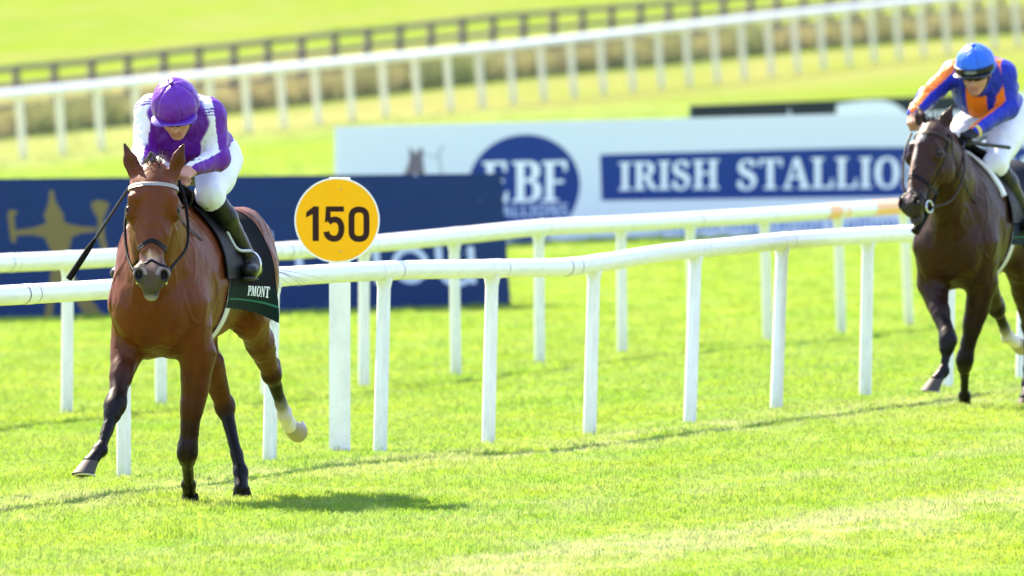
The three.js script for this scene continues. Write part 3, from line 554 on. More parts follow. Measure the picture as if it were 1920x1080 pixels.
  P.push(cap(hp(0.22, -0.14, 0), hp(0.50, -0.085, 0), 0.058, 0.036, { col: face, k: 0.03 }));
  E(0.50, -0.015, 0, 0.075, 0.052, 0.070 * mw, mz); E(0.555, -0.028, 0, 0.042, 0.036, 0.052 * mw, mz);
  E(0.575 + (H.chinDrop || 0), -0.075, 0, 0.046, 0.032, 0.040, mix3(mz, [0.05, 0.045, 0.05], 0.6));
  P.push({ ...cap(hp(0.585, -0.045, -0.05), hp(0.585, -0.045, 0.05), 0.007, 0.007), op: 1, k: 0.008 });    // mouth line
  for (const s of [-1, 1]) P.push({ ...ell(hp(0.525, 0.034, s * 0.055 * mw), [0.026, 0.022, 0.015], { ax }), op: 1, k: 0.008 });
  for (const s of [-1, 1]) P.push({ ...ell(hp(0.185, 0.010, s * 0.118 * hw), [0.024, 0.014, 0.016], { ax }), op: 1, k: 0.012 });
  // ears
  for (const e of H.ears) {
    const d = nrm3(sub3(e.tip, e.base)), n = nrm3(add3(e.open, d, -dot3(e.open, d)));
    P.push(cap(add3(e.base, d, -0.03), lp3(e.base, e.tip, 0.45), 0.030, 0.035, { col: face, k: 0.02, flat: 0.7, dir: n }));
    P.push(cap(lp3(e.base, e.tip, 0.4), e.tip, 0.035, 0.006, { col: mix3(face, dark, 0.6), k: 0.012, flat: 0.65, dir: n }));
    P.push({ ...cap(add3(lp3(e.base, e.tip, 0.12), n, 0.028), add3(lp3(e.base, e.tip, 0.9), n, 0.018), 0.019, 0.006), op: 1, k: 0.008 });
  }
  const dirt = (x, y, z) => 1 + 0.16 * fbm(x * 5, y * 5, z * 5) + 0.10 * noise.noise(x * 40, y * 14, z * 40);
  const F0 = field(P), disp = (x, y, z, d) => 0.0022 * Math.pow(1 - Math.min(1, Math.abs(noise.noise(x * 11 + 2, y * 8 + 5, z * 11)) * 9), 2) - 0.0052 * Math.pow(1 - Math.min(1, Math.abs(noise.noise(x * 7 + 11, y * 5, z * 7)) * 5), 2) * (y > 0.75 ? 1 : 0.3) + 0.0045 * noise.noise(x * 9, y * 9, z * 9) + 0.0018 * noise.noise(x * 26, y * 16, z * 26);
  const g = meshField(P, H.lo, H.hi, 0.0075, { disp, paint: (c, x, y, z, n) => {
    c = c.map((q) => q * dirt(x, y, z));
    for (const m of H.marks) { const v = m.at(hp, x, y, z, n); if (v > 0) c = mix3(c, m.col, clamp(v, 0, 1)); }
    const q = sub3([x, y, z], Hd.poll), t = dot3(q, a), o = dot3(q, nv), s = Math.abs(dot3(q, wr));
    if (t > 0.1 && t < 0.3 && o > -0.06) { const e = Math.hypot((t - 0.19) / 0.045, (o - 0.0) / 0.03, (s - 0.118 * hw) / 0.03); c = mix3(c, [0.012, 0.008, 0.007], 0.75 * clamp(1.5 - e, 0, 1)); }        // dark skin round the eye
    if (t > 0.45 && o > -0.03 && s < 0.12) { const e = Math.hypot((t - 0.525) / 0.024, (o - 0.03) / 0.024, (s - 0.055 * mw) / 0.019); c = mix3(c, [0.006, 0.005, 0.005], clamp(1.7 - e, 0, 1)); }               // inside the nostril
    return c;
  } });
  mesh('body', g, phys(1, 1, 1, 0.5, { vertexColors: true, specularIntensity: 0.16, clearcoat: 0.17, clearcoatRoughness: 0.26 }), root);
  // eyes
  for (const s of [-1, 1]) { const e = new THREE.SphereGeometry(0.020, 20, 14); e.translate(...hp(0.187, 0.004, s * 0.100 * hw)); mesh('eye', e, phys(0.010, 0.006, 0.004, 0.2, { specularIntensity: 0.6 }), root); }
  // hooves
  for (const L of legs) {
    const d = nrm3(L.toe), s = L.sole ? nrm3(L.sole) : [0, -1, 0];               // toe: the way the hoof points; sole: out of the sole
    const pr = new THREE.CylinderGeometry(0.040, 0.058, 0.075, 28, 4), pos = pr.attributes.position;
    for (let i = 0; i < pos.count; i++) { let x = pos.getX(i), y = pos.getY(i), z = pos.getZ(i); const t = 0.5 - y / 0.075; x = x * (x < 0 ? 0.8 : 1.05) + (0.5 - t) * -0.045; if (x < -0.03 && t < 0.9) y -= 0.012 * (1 - t); pos.setXYZ(i, x, y, z); }
    pr.computeVertexNormals();
    const right = nrm3(cross3(d, s.map((q) => -q))), fw = nrm3(cross3(s.map((q) => -q), right)), M = new THREE.Matrix4().makeBasis(V(...fw), V(...s.map((q) => -q)), V(...right));
    pr.translate(0.022, -0.033, 0); pr.applyMatrix4(M); pr.translate(...L.co);
    const hf = mesh('hoof', pr, L.sock ? std(0.30, 0.25, 0.19, 0.55)   : L.darkHoof ? darkHorn : hornMat, root);
    if (L.hoofLabel) hf.userData.label = L.hoofLabel;
    const sh = new THREE.TorusGeometry(0.048, 0.007, 8, 24, 4.6); sh.rotateZ(-2.3); sh.rotateX(Math.PI / 2); sh.translate(0.034, -0.073, 0); sh.applyMatrix4(M); sh.translate(...L.co); mesh('horseshoe', sh, shoeMat, hf);
  }
  // mane, forelock, tail
  const hair = [], hairCol = phys(dark[0] * 1.3, dark[1] * 1.3, dark[2] * 1.3, 0.75, { specularIntensity: 0.2 });
  for (let i = 0; i < 520; i++) { const t = rnd(), p = lp3([0.26, 1.51, 0], add3(crest, nv, 0.0), t); p[1] += 0.02 + 0.03 * (t > 0.5 ? 1 - t : t); p[2] += RN(-0.02, 0.02); const s = H.maneSide; hair.push({ p, d: nrm3([RN(-0.9, -0.2), RN(-0.2, 0.7), s * RN(0.1, 1)]), n: RN(0.08, 0.17), w: RN(0.0018, 0.0035), curl: [RN(-0.5, 0.2), -1.6, s * 0.4] }); }
  for (let i = 0; i < 120; i++) { const p = hp(RN(-0.07, 0.0), RN(-0.06, 0.02), RN(-0.035, 0.035)); hair.push({ p, d: nrm3([RN(-0.7, 0.2), RN(0.3, 1), RN(-0.5, 0.8)]), n: RN(0.03, 0.075), w: RN(0.0015, 0.003), curl: [RN(-0.8, 0.4), -1, RN(-0.4, 0.4)] }); }
  for (let i = 0; i < 90; i++) { const p = add3(lp3(crest, [0.26, 1.51, 0], RN(0, 0.22)), [0, 0.03, RN(-0.03, 0.03)]); hair.push({ p, d: nrm3([RN(-0.6, 0.1), RN(0.5, 1), RN(-0.3, 0.6)]), n: RN(0.07, 0.14), w: RN(0.002, 0.004), curl: [RN(-1.2, -0.2), -0.7, RN(-0.2, 0.6)] }); }
  mesh('mane', strands(hair), hairCol, root);
  const tl = [], dock = [-1.01, 1.26, hz];
  for (let i = 0; i < 420; i++) { const p = add3(dock, [RN(-0.06, 0.04), RN(-0.05, 0.05), RN(-0.035, 0.035)]); tl.push({ p, d: nrm3([-1, RN(-0.45, 0.05), RN(-0.08, 0.22)]), n: RN(0.45, 0.8), w: RN(0.0018, 0.0034), curl: [RN(-0.2, 0.5), RN(-1.3, -0.5), RN(-0.1, 0.2)] }); }
  for (let i = 0; i < 6; i++) tl.push({ p: add3(dock, [-0.1, -0.1, -0.05]), d: nrm3([-0.5, RN(-0.6, 0), -1]), n: RN(0.25, 0.42), w: 0.0016, curl: [RN(-0.3, 0.3), RN(-1.6, 0.1), RN(-0.5, 0.2)] });
  mesh('tail', strands(tl), hairCol, root);

  // ---- tack ----
  const F = (x, y, z) => F0(x, y, z);
  const headStrap = (name, t0, t1, wdt, off, thick, mat, v0 = 0, v1 = 2 * Math.PI, n = 44) => mesh(name, wrapSheet(F, (u, v) => { const q = Math.sin(lerp(v0, v1, v)); return hp(lerp(t0, t1, Math.abs(q)) + (u - 0.5) * wdt, -0.05, 0); }, (u, v) => { const ph = lerp(v0, v1, v); return nrm3(add3(nv.map((q) => q * Math.cos(ph)), wr, Math.sin(ph))); }, 3, n, off, thick, { reach: 0.32 }), mat, root);
  headStrap('browband', 0.075, 0.07, 0.020, 0.006, 0.008, H.browMat || leather, -1.75, 1.75);
  headStrap('noseband', 0.36, 0.385, 0.022, 0.005, 0.007, leather);
  for (const s of [-1, 1]) {
    mesh('cheekpiece', wrapSheet(F, (u, v) => hp(lerp(0.02, 0.49, v), -0.055, 0), (u, v) => { const ph = s * (1.62 + 0.1 * v + (u - 0.5) * 0.2); return nrm3(add3(nv.map((q) => q * Math.cos(ph)), wr, Math.sin(ph))); }, 2, 30, 0.005, 0.007, { reach: 0.3 }), leather, root);
    const r = new THREE.TorusGeometry(0.034, 0.0055, 8, 26); r.rotateY(0); const M = new THREE.Matrix4().makeBasis(V(...a), V(...nv), V(...wr)); r.applyMatrix4(M); r.translate(...hp(0.505, -0.075, s * 0.072)); mesh('bit_ring', r, steel, root);
  }
  headStrap('drop_strap', 0.455, 0.50, 0.014, 0.005, 0.006, leather);
  mesh('throat_lash', wrapSheet(F, (u, v) => hp(lerp(0.02, 0.16, Math.sin(v * Math.PI)) + (u - 0.5) * 0.012, -0.07, 0), (u, v) => { const ph = lerp(1.7, 4.58, v); return nrm3(add3(nv.map((q) => q * Math.cos(ph)), wr, Math.sin(ph))); }, 2, 26, 0.006, 0.006, { reach: 0.32 }), leather, root);
  for (const r of H.reins) mesh('rein', tube(r.map((p) => (Array.isArray(p) ? p : hp(p.t, p.n, p.w))), 0.0075, 40, 8), H.reinMat || leather, root);
  // saddle cloth, girth, saddle
  const sheet = (name, x0, x1, ph0, ph1, off, thick, mat, nu = 26, nvv = 30) => mesh(name, wrapSheet(F, (u) => [lerp(x0, x1, u), 1.14, hz * 0.5], (u, v) => { const ph = lerp(ph0, ph1, v); return [0, Math.cos(ph), -Math.sin(ph)]; }, nu, nvv, off, thick, { reach: 0.6 }), mat, root);
  const C = H.cloth;
  sheet('saddle_cloth', C.x0, C.x1, -C.ph, C.ph, (u, v) => 0.014 + 0.004 * noise.noise(u * 5, v * 14, 3) + C.flare * u * u * Math.abs(v - 0.5) * 2, 0.007, C.mat, 30, 60);
  sheet('saddle_flap', 0.17, -0.16, 0.25, 1.62, 0.024, 0.009, leather); sheet('saddle_flap', 0.17, -0.16, -1.62, -0.25, 0.024, 0.009, leather);
  sheet('saddle_seat', 0.13, -0.30, -0.42, 0.42, (u) => 0.04 + 0.035 * Math.pow(2 * u - 1, 2), 0.03, leather);
  sheet('girth', 0.10, 0.03, 0.9, 2 * Math.PI - 0.9, 0.012, 0.008, H.girthMat, 4, 70);
  if (H.padMat) sheet('saddle_pad', 0.245, 0.18, -1.0, 1.0, 0.022, 0.02, H.padMat, 4, 40);
  for (const p of H.stirrups) {
    mesh('stirrup_leather', tube([p.top, lp3(p.top, p.foot, 0.5), add3(p.foot, [0, 0.10, 0])], 0.008, 16, 6), H.stirrupLeather || leather, root);
    const t = new THREE.TorusGeometry(0.055, 0.007, 8, 26); t.scale(1, 1.15, 1); t.rotateY(Math.PI / 2 - 0.25); t.translate(p.foot[0], p.foot[1] + 0.03, p.foot[2]); mesh('stirrup_iron', t, steel, root);
  }
  return { root, F, hp };
}
const WHITE = [0.62, 0.56, 0.50];
const L1 = [
  { fore: 1, sh: [0.48, 1.02, 0.132], el: [0.44, 0.84, 0.150], kn: [0.72, 0.505, 0.148], fe: [0.89, 0.295, 0.183], co: [0.955, 0.235, 0.215], back: nrm3([-0.75, -0.6, 0]), toe: [0.8, -0.1, 0.42], sole: [0.25, -1, 0.0] },
  { fore: 1, sh: [0.45, 1.0, -0.16], el: [0.37, 0.76, -0.185], kn: [0.33, 0.265, -0.118], fe: [0.11, 0.105, -0.072], co: [0.04, 0.055, -0.062], back: nrm3([-0.55, -0.8, 0]), toe: [0.8, -0.7, 0.0], sole: [-0.6, -1, 0], darkHoof: 1 },
  { hipj: [-0.70, 1.15, 0.06], st: [-0.42, 0.90, 0.03], ho: [-0.75, 0.475, -0.045], fe: [-0.66, 0.150, -0.150], co: [-0.61, 0.070, -0.165], back: [-1, 0.1, 0], toe: [0.75, -0.7, -0.05], sole: [-0.7, -0.75, 0], darkHoof: 1 },
  { hipj: [-0.72, 1.14, -0.17], st: [-0.58, 0.95, -0.205], ho: [-0.99, 0.635, -0.225], fe: [-1.215, 0.425, -0.238], co: [-1.30, 0.365, -0.245], back: nrm3([-0.55, 0.85, -0.1]), toe: [-0.5, -0.9, -0.2], sole: [-1, 0.25, -0.15], sock: WHITE, hoofLabel: 'pale hoof below the white sock' },
];
const onHead = (hp, x, y, z) => { const o = hp(0, 0, 0), A = sub3(hp(1, 0, 0), o), N = sub3(hp(0, 1, 0), o), W = sub3(hp(0, 0, 1), o), q = [x - o[0], y - o[1], z - o[2]]; return [dot3(q, A), dot3(q, N), dot3(q, W)]; };
const blob = (t0, w0, rt, rw, soft = 0.5, nMin = 0.0) => (hp, x, y, z) => { const [t, n, w] = onHead(hp, x, y, z); if (n < nMin || n > 0.2 || t < -0.1 || t > 0.7 || Math.abs(w) > 0.2) return 0; return (1 - Math.hypot((t - t0) / rt, (w - w0) / rw) + 0.25 * noise.noise(t * 60, w * 60, 1)) / soft; };
const clothTex = (bg, band, word) => canvasTex(1024, 1024, (g) => {
  g.fillStyle = bg; g.fillRect(0, 0, 1024, 1024);
  g.fillStyle = band; g.fillRect(0, 0, 1024, 92); g.fillRect(0, 932, 1024, 92);
  g.fillStyle = '#2f6b50'; g.fillRect(0, 36, 1024, 6); g.fillRect(0, 982, 1024, 6);
  g.fillStyle = '#f4f4f2'; g.font = 'bold 52px serif'; g.textAlign = 'center';
  if (word) for (const k of [0, 1]) { g.save(); g.translate(700, k ? 966 : 58); g.scale(k ? -2.25 : 2.25, k ? 1 : -1); g.fillText(word, 0, 0); g.restore(); }
});
const horse1At = onGround(337, 378.5).add(V(0, -0.012, 0));
const cloth1 = clothTex('#0a0c10', '#0b2018', 'PMONT');
const horse1 = makeHorse({
  name: 'racehorse', label: 'bay racehorse galloping in front with a white hind sock, ridden by the purple jockey', place: horse1At,
  coat: [0.112, 0.0275, 0.0062], dark: [0.0042, 0.0032, 0.0032], muzzleCol: [0.062, 0.046, 0.044], muzzleWide: 1.14, chinDrop: 0.010, rearShift: -0.05, legs: L1, lo: [-1.5, 0.0, -0.45], hi: [1.35, 1.95, 0.45],
  head: { poll: [0.985, 1.655, -0.112], muzzle: [1.15, 1.105, -0.142], face: add3(CAMDIR, [0, 0, 0]) }, headWide: 1.16,
  ears: [{ base: [0.95, 1.655, -0.010], tip: [0.93, 1.80, 0.048], open: [0.9, 0, 0.2] }, { base: [0.95, 1.655, -0.205], tip: [0.94, 1.80, -0.255], open: [0.75, 0, -0.65] }],
  marks: [{ at: blob(0.455, 0.0, 0.055, 0.050, 0.7, 0.0), col: [0.40, 0.24, 0.20] }, { at: blob(0.44, 0.012, 0.04, 0.016, 0.7, 0.01), col: [0.5, 0.34, 0.28] },
    { at: (hp, x, y, z) => { const [t, n, w] = onHead(hp, x, y, z), e = Math.hypot((t - 0.525) / 0.038, (Math.abs(w) - 0.060) / 0.030); return t < 0.525 && n > -0.01 ? 1.6 - 4 * Math.abs(e - 1) : 0; }, col: [0.24, 0.19, 0.175] },
    { at: (hp, x, y, z) => { const [t, n, w] = onHead(hp, x, y, z); return t > 0.605 && t < 0.68 && Math.abs(w) < 0.06 && Math.abs(n) < 0.15 ? (t - 0.600) / 0.03 : 0; }, col: [0.30, 0.27, 0.25] }],
  maneSide: 1, browMat: std(0.26, 0.23, 0.20, 0.45), girthMat: std(0.60, 0.58, 0.50, 0.7),
  reins: [[{ t: 0.505, n: -0.09, w: -0.075 }, [0.95, 1.20, -0.20], [0.80, 1.30, -0.235], [0.70, 1.50, -0.205], [0.66, 1.62, -0.16]], [{ t: 0.505, n: -0.09, w: 0.075 }, [0.93, 1.26, 0.035], [0.78, 1.46, 0.075], [0.66, 1.60, 0.02]],
    [[0.66, 1.60, -0.16], [0.64, 1.56, -0.215], [0.62, 1.50, -0.205], [0.63, 1.485, -0.165], [0.66, 1.53, -0.14]]],
  cloth: { x0: 0.10, x1: -0.47, ph: 2.16, flare: 0.10, mat: phys(1, 1, 1, 0.8, { map: cloth1, specularIntensity: 0.2 }) },
  stirrups: [{ top: [0.02, 1.38, -0.235], foot: [-0.13, 1.16, -0.33] }, { top: [0.02, 1.38, 0.22], foot: [-0.13, 1.14, 0.31] }], stirrupLeather: std(0.5, 0.5, 0.5, 0.5),
});

const L2 = [
  { fore: 1, sh: [0.50, 1.0, 0.145], el: [0.46, 0.78, 0.145], kn: [0.74, 0.445, -0.015], fe: [0.79, 0.265, 0.005], co: [0.845, 0.215, 0.035], back: nrm3([-0.9, -0.2, 0]), toe: [0.75, -0.12, 0.5], sole: [0.1, -1, 0.05] },
  { fore: 1, sh: [0.44, 1.0, -0.15], el: [0.36, 0.78, -0.14], kn: [0.31, 0.315, -0.022], fe: [0.10, 0.105, 0.022], co: [0.035, 0.05, 0.030], back: nrm3([-0.55, -0.8, 0]), toe: [0.8, -0.7, 0], sole: [-0.6, -1, 0], darkHoof: 1 },
  { hipj: [-0.70, 1.15, 0.10], st: [-0.52, 0.92, 0.09], ho: [-0.98, 0.60, 0.05], fe: [-1.20, 0.43, 0.03], co: [-1.285, 0.395, 0.0], back: nrm3([-0.55, 0.85, 0]), toe: [-0.65, -0.75, -0.25], sole: [-1, 0.3, -0.1], sock: WHITE, hoofLabel: 'pale hoof below the white sock' },
  { hipj: [-0.72, 1.14, -0.13], st: [-0.42, 0.92, -0.19], ho: [-0.78, 0.50, -0.19], fe: [-0.68, 0.16, -0.20], co: [-0.61, 0.075, -0.20], back: [-1, 0.1, 0], toe: [1, -0.15, 0], sole: [0, -1, 0] },
];
const horse2At = onGround(1822, 318).add(V(0, -0.035, 0));
const horse2 = makeHorse({
  name: 'racehorse', label: 'dark bay racehorse with a white star chasing in second place at the right edge', place: horse2At,
  coat: [0.034, 0.0125, 0.0065], dark: [0.004, 0.003, 0.003], muzzleCol: [0.030, 0.02, 0.02], rearShift: -0.03, legs: L2, lo: [-1.5, 0.0, -0.45], hi: [1.55, 2.0, 0.45],
  head: { poll: [1.0, 1.695, 0.035], muzzle: [1.31, 1.175, 0.105], face: [0.86, 0.3, 0.40] }, headWide: 1.0,
  ears: [{ base: [0.965, 1.695, 0.095], tip: [0.90, 1.825, 0.135], open: [0.8, 0, 0.5] }, { base: [0.965, 1.70, -0.03], tip: [0.90, 1.83, -0.072], open: [0.8, 0, -0.5] }],
  marks: [{ at: blob(0.10, 0.01, 0.06, 0.045, 0.5, 0.0), col: [0.60, 0.50, 0.42] }, { at: blob(0.22, 0.015, 0.09, 0.022, 0.6, 0.0), col: [0.5, 0.4, 0.36] }, { at: blob(0.46, 0.012, 0.085, 0.026, 0.6, 0.0), col: [0.48, 0.33, 0.29] }, { at: blob(0.33, 0.02, 0.12, 0.018, 0.7, 0.0), col: [0.34, 0.22, 0.18] }],
  maneSide: 1, browMat: brownLeather, girthMat: std(0.60, 0.58, 0.52, 0.7), padMat: std(0.72, 0.70, 0.66, 0.8), reinMat: brownLeather,
  reins: [[{ t: 0.505, n: -0.09, w: -0.075 }, [1.02, 1.27, -0.09], [0.86, 1.42, -0.13], [0.74, 1.57, -0.10]], [{ t: 0.505, n: -0.09, w: 0.075 }, [1.05, 1.36, 0.19], [0.90, 1.56, 0.21], [0.82, 1.66, 0.19]]],
  cloth: { x0: 0.10, x1: -0.66, ph: 2.1, flare: 0.03, mat: phys(1, 1, 1, 0.8, { specularIntensity: 0.2, map: clothTex('#0c1526', '#101c33', '') }) },
  stirrups: [{ top: [0.02, 1.38, -0.235], foot: [-0.15, 1.11, -0.30] }, { top: [0.02, 1.38, 0.22], foot: [-0.13, 1.12, 0.30] }],
});
// ---------- riders ----------
const SKIN = [0.46, 0.235, 0.165];
function fist(W, d, p, col, glove) {   // wrist, way to the knuckles, out of the palm
  d = nrm3(d); p = nrm3(add3(p, d, -dot3(p, d))); const t = cross3(p, d), X = [];   // t: towards the thumb
  const side = glove || 1, q = (a, b, c) => add3(add3(add3(W, d, a), p, b), t, c * side);
  X.push(cap(q(-0.06, 0, 0), q(0.01, 0, 0), 0.027, 0.026, { col, k: 0.02 }));
  X.push(cap(q(0.02, 0.004, -0.022), q(0.075, 0.002, -0.026), 0.016, 0.014, { col, k: 0.025 }), cap(q(0.02, 0.004, 0.016), q(0.082, 0.002, 0.024), 0.017, 0.014, { col, k: 0.025 }), cap(q(0.03, 0, 0), q(0.083, 0, 0), 0.019, 0.015, { col, k: 0.02 }));
  const len = [1.0, 1.08, 1.0, 0.82];
  for (let i = 0; i < 4; i++) {
    const o = 0.029 - i * 0.0193, L = len[i], k0 = q(0.085 - 0.005 * Math.abs(i - 1), 0.002, o), k1 = q(0.098, 0.040 * L, o), k2 = q(0.068, 0.057 * L, o), k3 = q(0.050, 0.040 * L, o);
    X.push(cap(k0, k1, 0.0098, 0.0090, { col, k: 0.007 }), cap(k1, k2, 0.0090, 0.0083, { col, k: 0.004 }), cap(k2, k3, 0.0083, 0.0076, { col, k: 0.004 }));
    X.push(ell(k0, [0.0108, 0.0105, 0.0105], { col, k: 0.006 }));
  }
  const a = q(0.022, 0.012, 0.030), b = q(0.055, 0.030, 0.046), c = q(0.085, 0.047, 0.034);
  X.push(cap(a, b, 0.0135, 0.0112, { col, k: 0.012 }), cap(b, c, 0.0108, 0.009, { col, k: 0.005 }));
  return X;
}
function makeRider(R) {
  const root = thing('person', R.label, 'person'); root.position.copy(R.place); root.rotation.y = ROTY;
  const J = R.j, f = nrm3(R.face), u = nrm3(add3(R.up, f, -dot3(R.up, f))), r = cross3(f, u), ax = [f, u, r], C = R.headAt, hq = (a, b, c) => add3(add3(add3(C, f, a), u, b), r, c);
  const chest = lp3(J.shL, J.shR, 0.5), pel = J.pelvis, spine = sub3(chest, pel), waist = add3(lp3(pel, chest, 0.45), [0, 0.045, 0]), sp = nrm3(spine), across = nrm3(sub3(J.shR, J.shL));
  const torso = (g, col) => [
    ell(pel, [0.145 + g, 0.125 + g, 0.155 + g], { col: col.hip, k: 0.05 }), cap(pel, waist, 0.118 + g, 0.108 + g, { col: col.torso, k: 0.06, flat: 1.15, dir: across }),
    cap(waist, add3(chest, sp, -0.07), 0.108 + g, 0.112 + g, { col: col.torso, k: 0.06, flat: 1.25, dir: across }),
    cap(add3(lp3(chest, J.shL, 0.45), [0, -0.03, 0]), add3(lp3(chest, J.shR, 0.45), [0, -0.03, 0]), 0.095 + g, 0.095 + g, { col: col.torso, k: 0.06 }),
    cap(chest, lp3(J.shL, chest, 0.12), 0.07 + g, 0.062 + g, { col: col.shL || col.torso, k: 0.05 }), cap(chest, lp3(J.shR, chest, 0.12), 0.07 + g, 0.062 + g, { col: col.shR || col.torso, k: 0.05 })];
  const arm = (s, g, up, lo) => [cap(J['sh' + s], J['el' + s], 0.052 + g, 0.042 + g, { col: up, k: 0.04 }), cap(J['el' + s], J['wr' + s], 0.042 + g, 0.028 + g * 0.7, { col: lo, k: 0.025 }), ell(J['el' + s], [0.044 + g, 0.044 + g, 0.044 + g], { col: up, k: 0.02 })];
  const thigh = (s, g, col) => [cap(J['hip' + s], lp3(J['hip' + s], J['kn' + s], 0.5), 0.098 + g, 0.084 + g, { col, k: 0.06 }), cap(lp3(J['hip' + s], J['kn' + s], 0.45), J['kn' + s], 0.084 + g, 0.060 + g, { col, k: 0.04 })];
  const shin = (s, g, col) => { const a = J['kn' + s], b = J['an' + s], m = lp3(a, b, 0.35); return [cap(a, m, 0.055 + g, 0.056 + g, { col, k: 0.03 }), cap(m, b, 0.056 + g, 0.036 + g, { col, k: 0.03 })]; };
  const foot = (s, g, col) => [cap(J['he' + s], J['an' + s], 0.034 + g, 0.036 + g, { col, k: 0.03 }), cap(J['he' + s], J['to' + s], 0.036 + g, 0.036 + g, { col, k: 0.03, flat: 0.75, dir: [0, 1, 0] })];
  // skin: one continuous body
  const P = [...torso(0, { hip: SKIN, torso: SKIN }), ...arm('L', 0, SKIN, SKIN), ...arm('R', 0, SKIN, SKIN), ...thigh('L', 0, SKIN), ...thigh('R', 0, SKIN), ...shin('L', 0, SKIN), ...shin('R', 0, SKIN), ...foot('L', -0.004, SKIN), ...foot('R', -0.004, SKIN)];
  P.push(cap(chest, hq(-0.02, -0.085, 0), 0.062, 0.054, { col: SKIN, k: 0.04 }));
  const head = [ell(C, [0.098, 0.112, 0.077], { ax, col: SKIN, k: 0.02 }), ell(hq(0.028, -0.062, 0), [0.068, 0.068, 0.058], { ax, col: SKIN, k: 0.03 }), ell(hq(0.072, -0.108, 0), [0.024, 0.020, 0.026], { ax, col: SKIN, k: 0.03 }),
    cap(hq(0.088, -0.012, 0), hq(0.114, -0.047, 0), 0.0095, 0.0135, { col: SKIN, k: 0.012 }), cap(hq(0.098, -0.052, -0.011), hq(0.098, -0.052, 0.011), 0.0085, 0.0085, { col: SKIN, k: 0.01 }),
    cap(hq(0.082, 0.008, -0.034), hq(0.086, 0.006, 0.034), 0.012, 0.012, { col: SKIN, k: 0.015 }), ell(hq(0.062, -0.042, 0.040), [0.022, 0.022, 0.018], { ax, col: SKIN, k: 0.02 }), ell(hq(0.062, -0.042, -0.040), [0.022, 0.022, 0.018], { ax, col: SKIN, k: 0.02 }),
    cap(hq(0.090, -0.078, -0.018), hq(0.090, -0.078, 0.018), 0.0075, 0.0075, { col: [0.36, 0.13, 0.11], k: 0.008 }), cap(hq(0.087, -0.090, -0.014), hq(0.087, -0.090, 0.014), 0.0075, 0.0075, { col: [0.36, 0.13, 0.11], k: 0.008 }),
    { ...cap(hq(0.098, -0.084, -0.022), hq(0.098, -0.084, 0.022), 0.003, 0.003), op: 1, k: 0.004 },
    ...[-1, 1].map((s) => ({ ...ell(hq(0.092, -0.016, s * 0.032), [0.016, 0.011, 0.018], { ax }), op: 1, k: 0.012 })), ...[-1, 1].map((s) => ell(hq(-0.008, -0.022, s * 0.078), [0.018, 0.031, 0.011], { ax, col: SKIN, k: 0.008 }))];
  const dirt = (c, x, y, z) => { const k = 1 + 0.10 * fbm(x * 30, y * 30, z * 30); return [c[0] * k, c[1] * k * (0.98), c[2] * k]; };
  const lo = [-0.75, 1.0, -0.6], hi = [1.1, 2.3, 0.5], parts = [meshField(P, lo, hi, 0.010, { paint: dirt })];
  const rng = (c, e) => [c.map((q) => q - e), c.map((q) => q + e)];
  parts.push(meshField(head, ...rng(C, 0.19), 0.0042, { paint: dirt, tau: 0.004 }));
  for (const h of R.hands) { const X = fist(h.at, h.d, h.palm, h.col || SKIN, h.side); parts.push(meshField(X, ...rng(add3(h.at, nrm3(h.d), 0.03), 0.115), 0.0034, { paint: dirt })); }
  mesh('body', mergeGeometries(parts), phys(1, 1, 1, 0.55, { vertexColors: true, specularIntensity: 0.5 }), root);
  for (const s of [-1, 1]) { const e = new THREE.SphereGeometry(0.0118, 16, 12); e.translate(...hq(0.078, -0.016, s * 0.032)); mesh('eye', e, phys(0.5, 0.48, 0.46, 0.2), root); const i = new THREE.SphereGeometry(0.006, 12, 8); i.translate(...hq(0.0855, -0.017, s * 0.032)); mesh('iris', i, phys(0.04, 0.025, 0.015, 0.1), root); }
  // silks
  const S = R.silks, wr = (amp) => (x, y, z) => amp * (0.9 * noise.noise(x * 13 + 3, y * 13, z * 13) + 0.7 * noise.noise(x * 30, y * 22 + 4, z * 30) + 0.5 * Math.abs(noise.noise(x * 18 + 9, y * 26, z * 18)));
  const stripe = (A, B, dir, half, a, b, bars) => { const D = sub3(B, A), L2 = dot3(D, D), dd = nrm3(add3(dir, D, -dot3(dir, D) / L2)); return (x, y, z) => { const q = sub3([x, y, z], A), t = dot3(q, D) / L2, v = nrm3(add3(q, D, -t)); if (bars && t < 0.04 && t > -0.16 && Math.sin(t * bars) > 0.1) return b; return dot3(v, dd) > half ? a : b; }; };
  const armCol = (s, d) => [stripe(J['sh' + s], J['el' + s], d, S.half, S.sleeve, S.main, S.bars), stripe(J['el' + s], J['wr' + s], (s === 'L' && S.loL) || d, S.half, S.sleeve, S.main, 0)];
  const jp = [...torso(0.016, { hip: S.main, torso: S.torso, shL: armCol('L', S.dirL)[0], shR: armCol('R', S.dirR)[0] }), ...arm('L', 0.016, ...armCol('L', S.dirL)), ...arm('R', 0.016, ...armCol('R', S.dirR))];
  const cc = lp3(pel, chest, 0.82), tc = typeof S.torso === 'function' ? S.torso : S.torso; jp.push(ell(add3(cc, [0.02, -0.10, 0]), [0.17, 0.12, 0.16], { col: tc, k: 0.06 }));
  jp.push(cap(chest, hq(-0.03, -0.11, 0), 0.072, 0.064, { col: S.collar || S.main, k: 0.03 }));
  jp.push(half(add3(pel, sp, 0.055), sp.map((q) => -q), { k: 0.01 }));
  mesh('silks', meshField(jp, lo, hi, 0.0055, { disp: wr(0.0065), tau: 0.0016 }), phys(1, 1, 1, 0.42, { vertexColors: true, specularIntensity: 0.5 }), root);
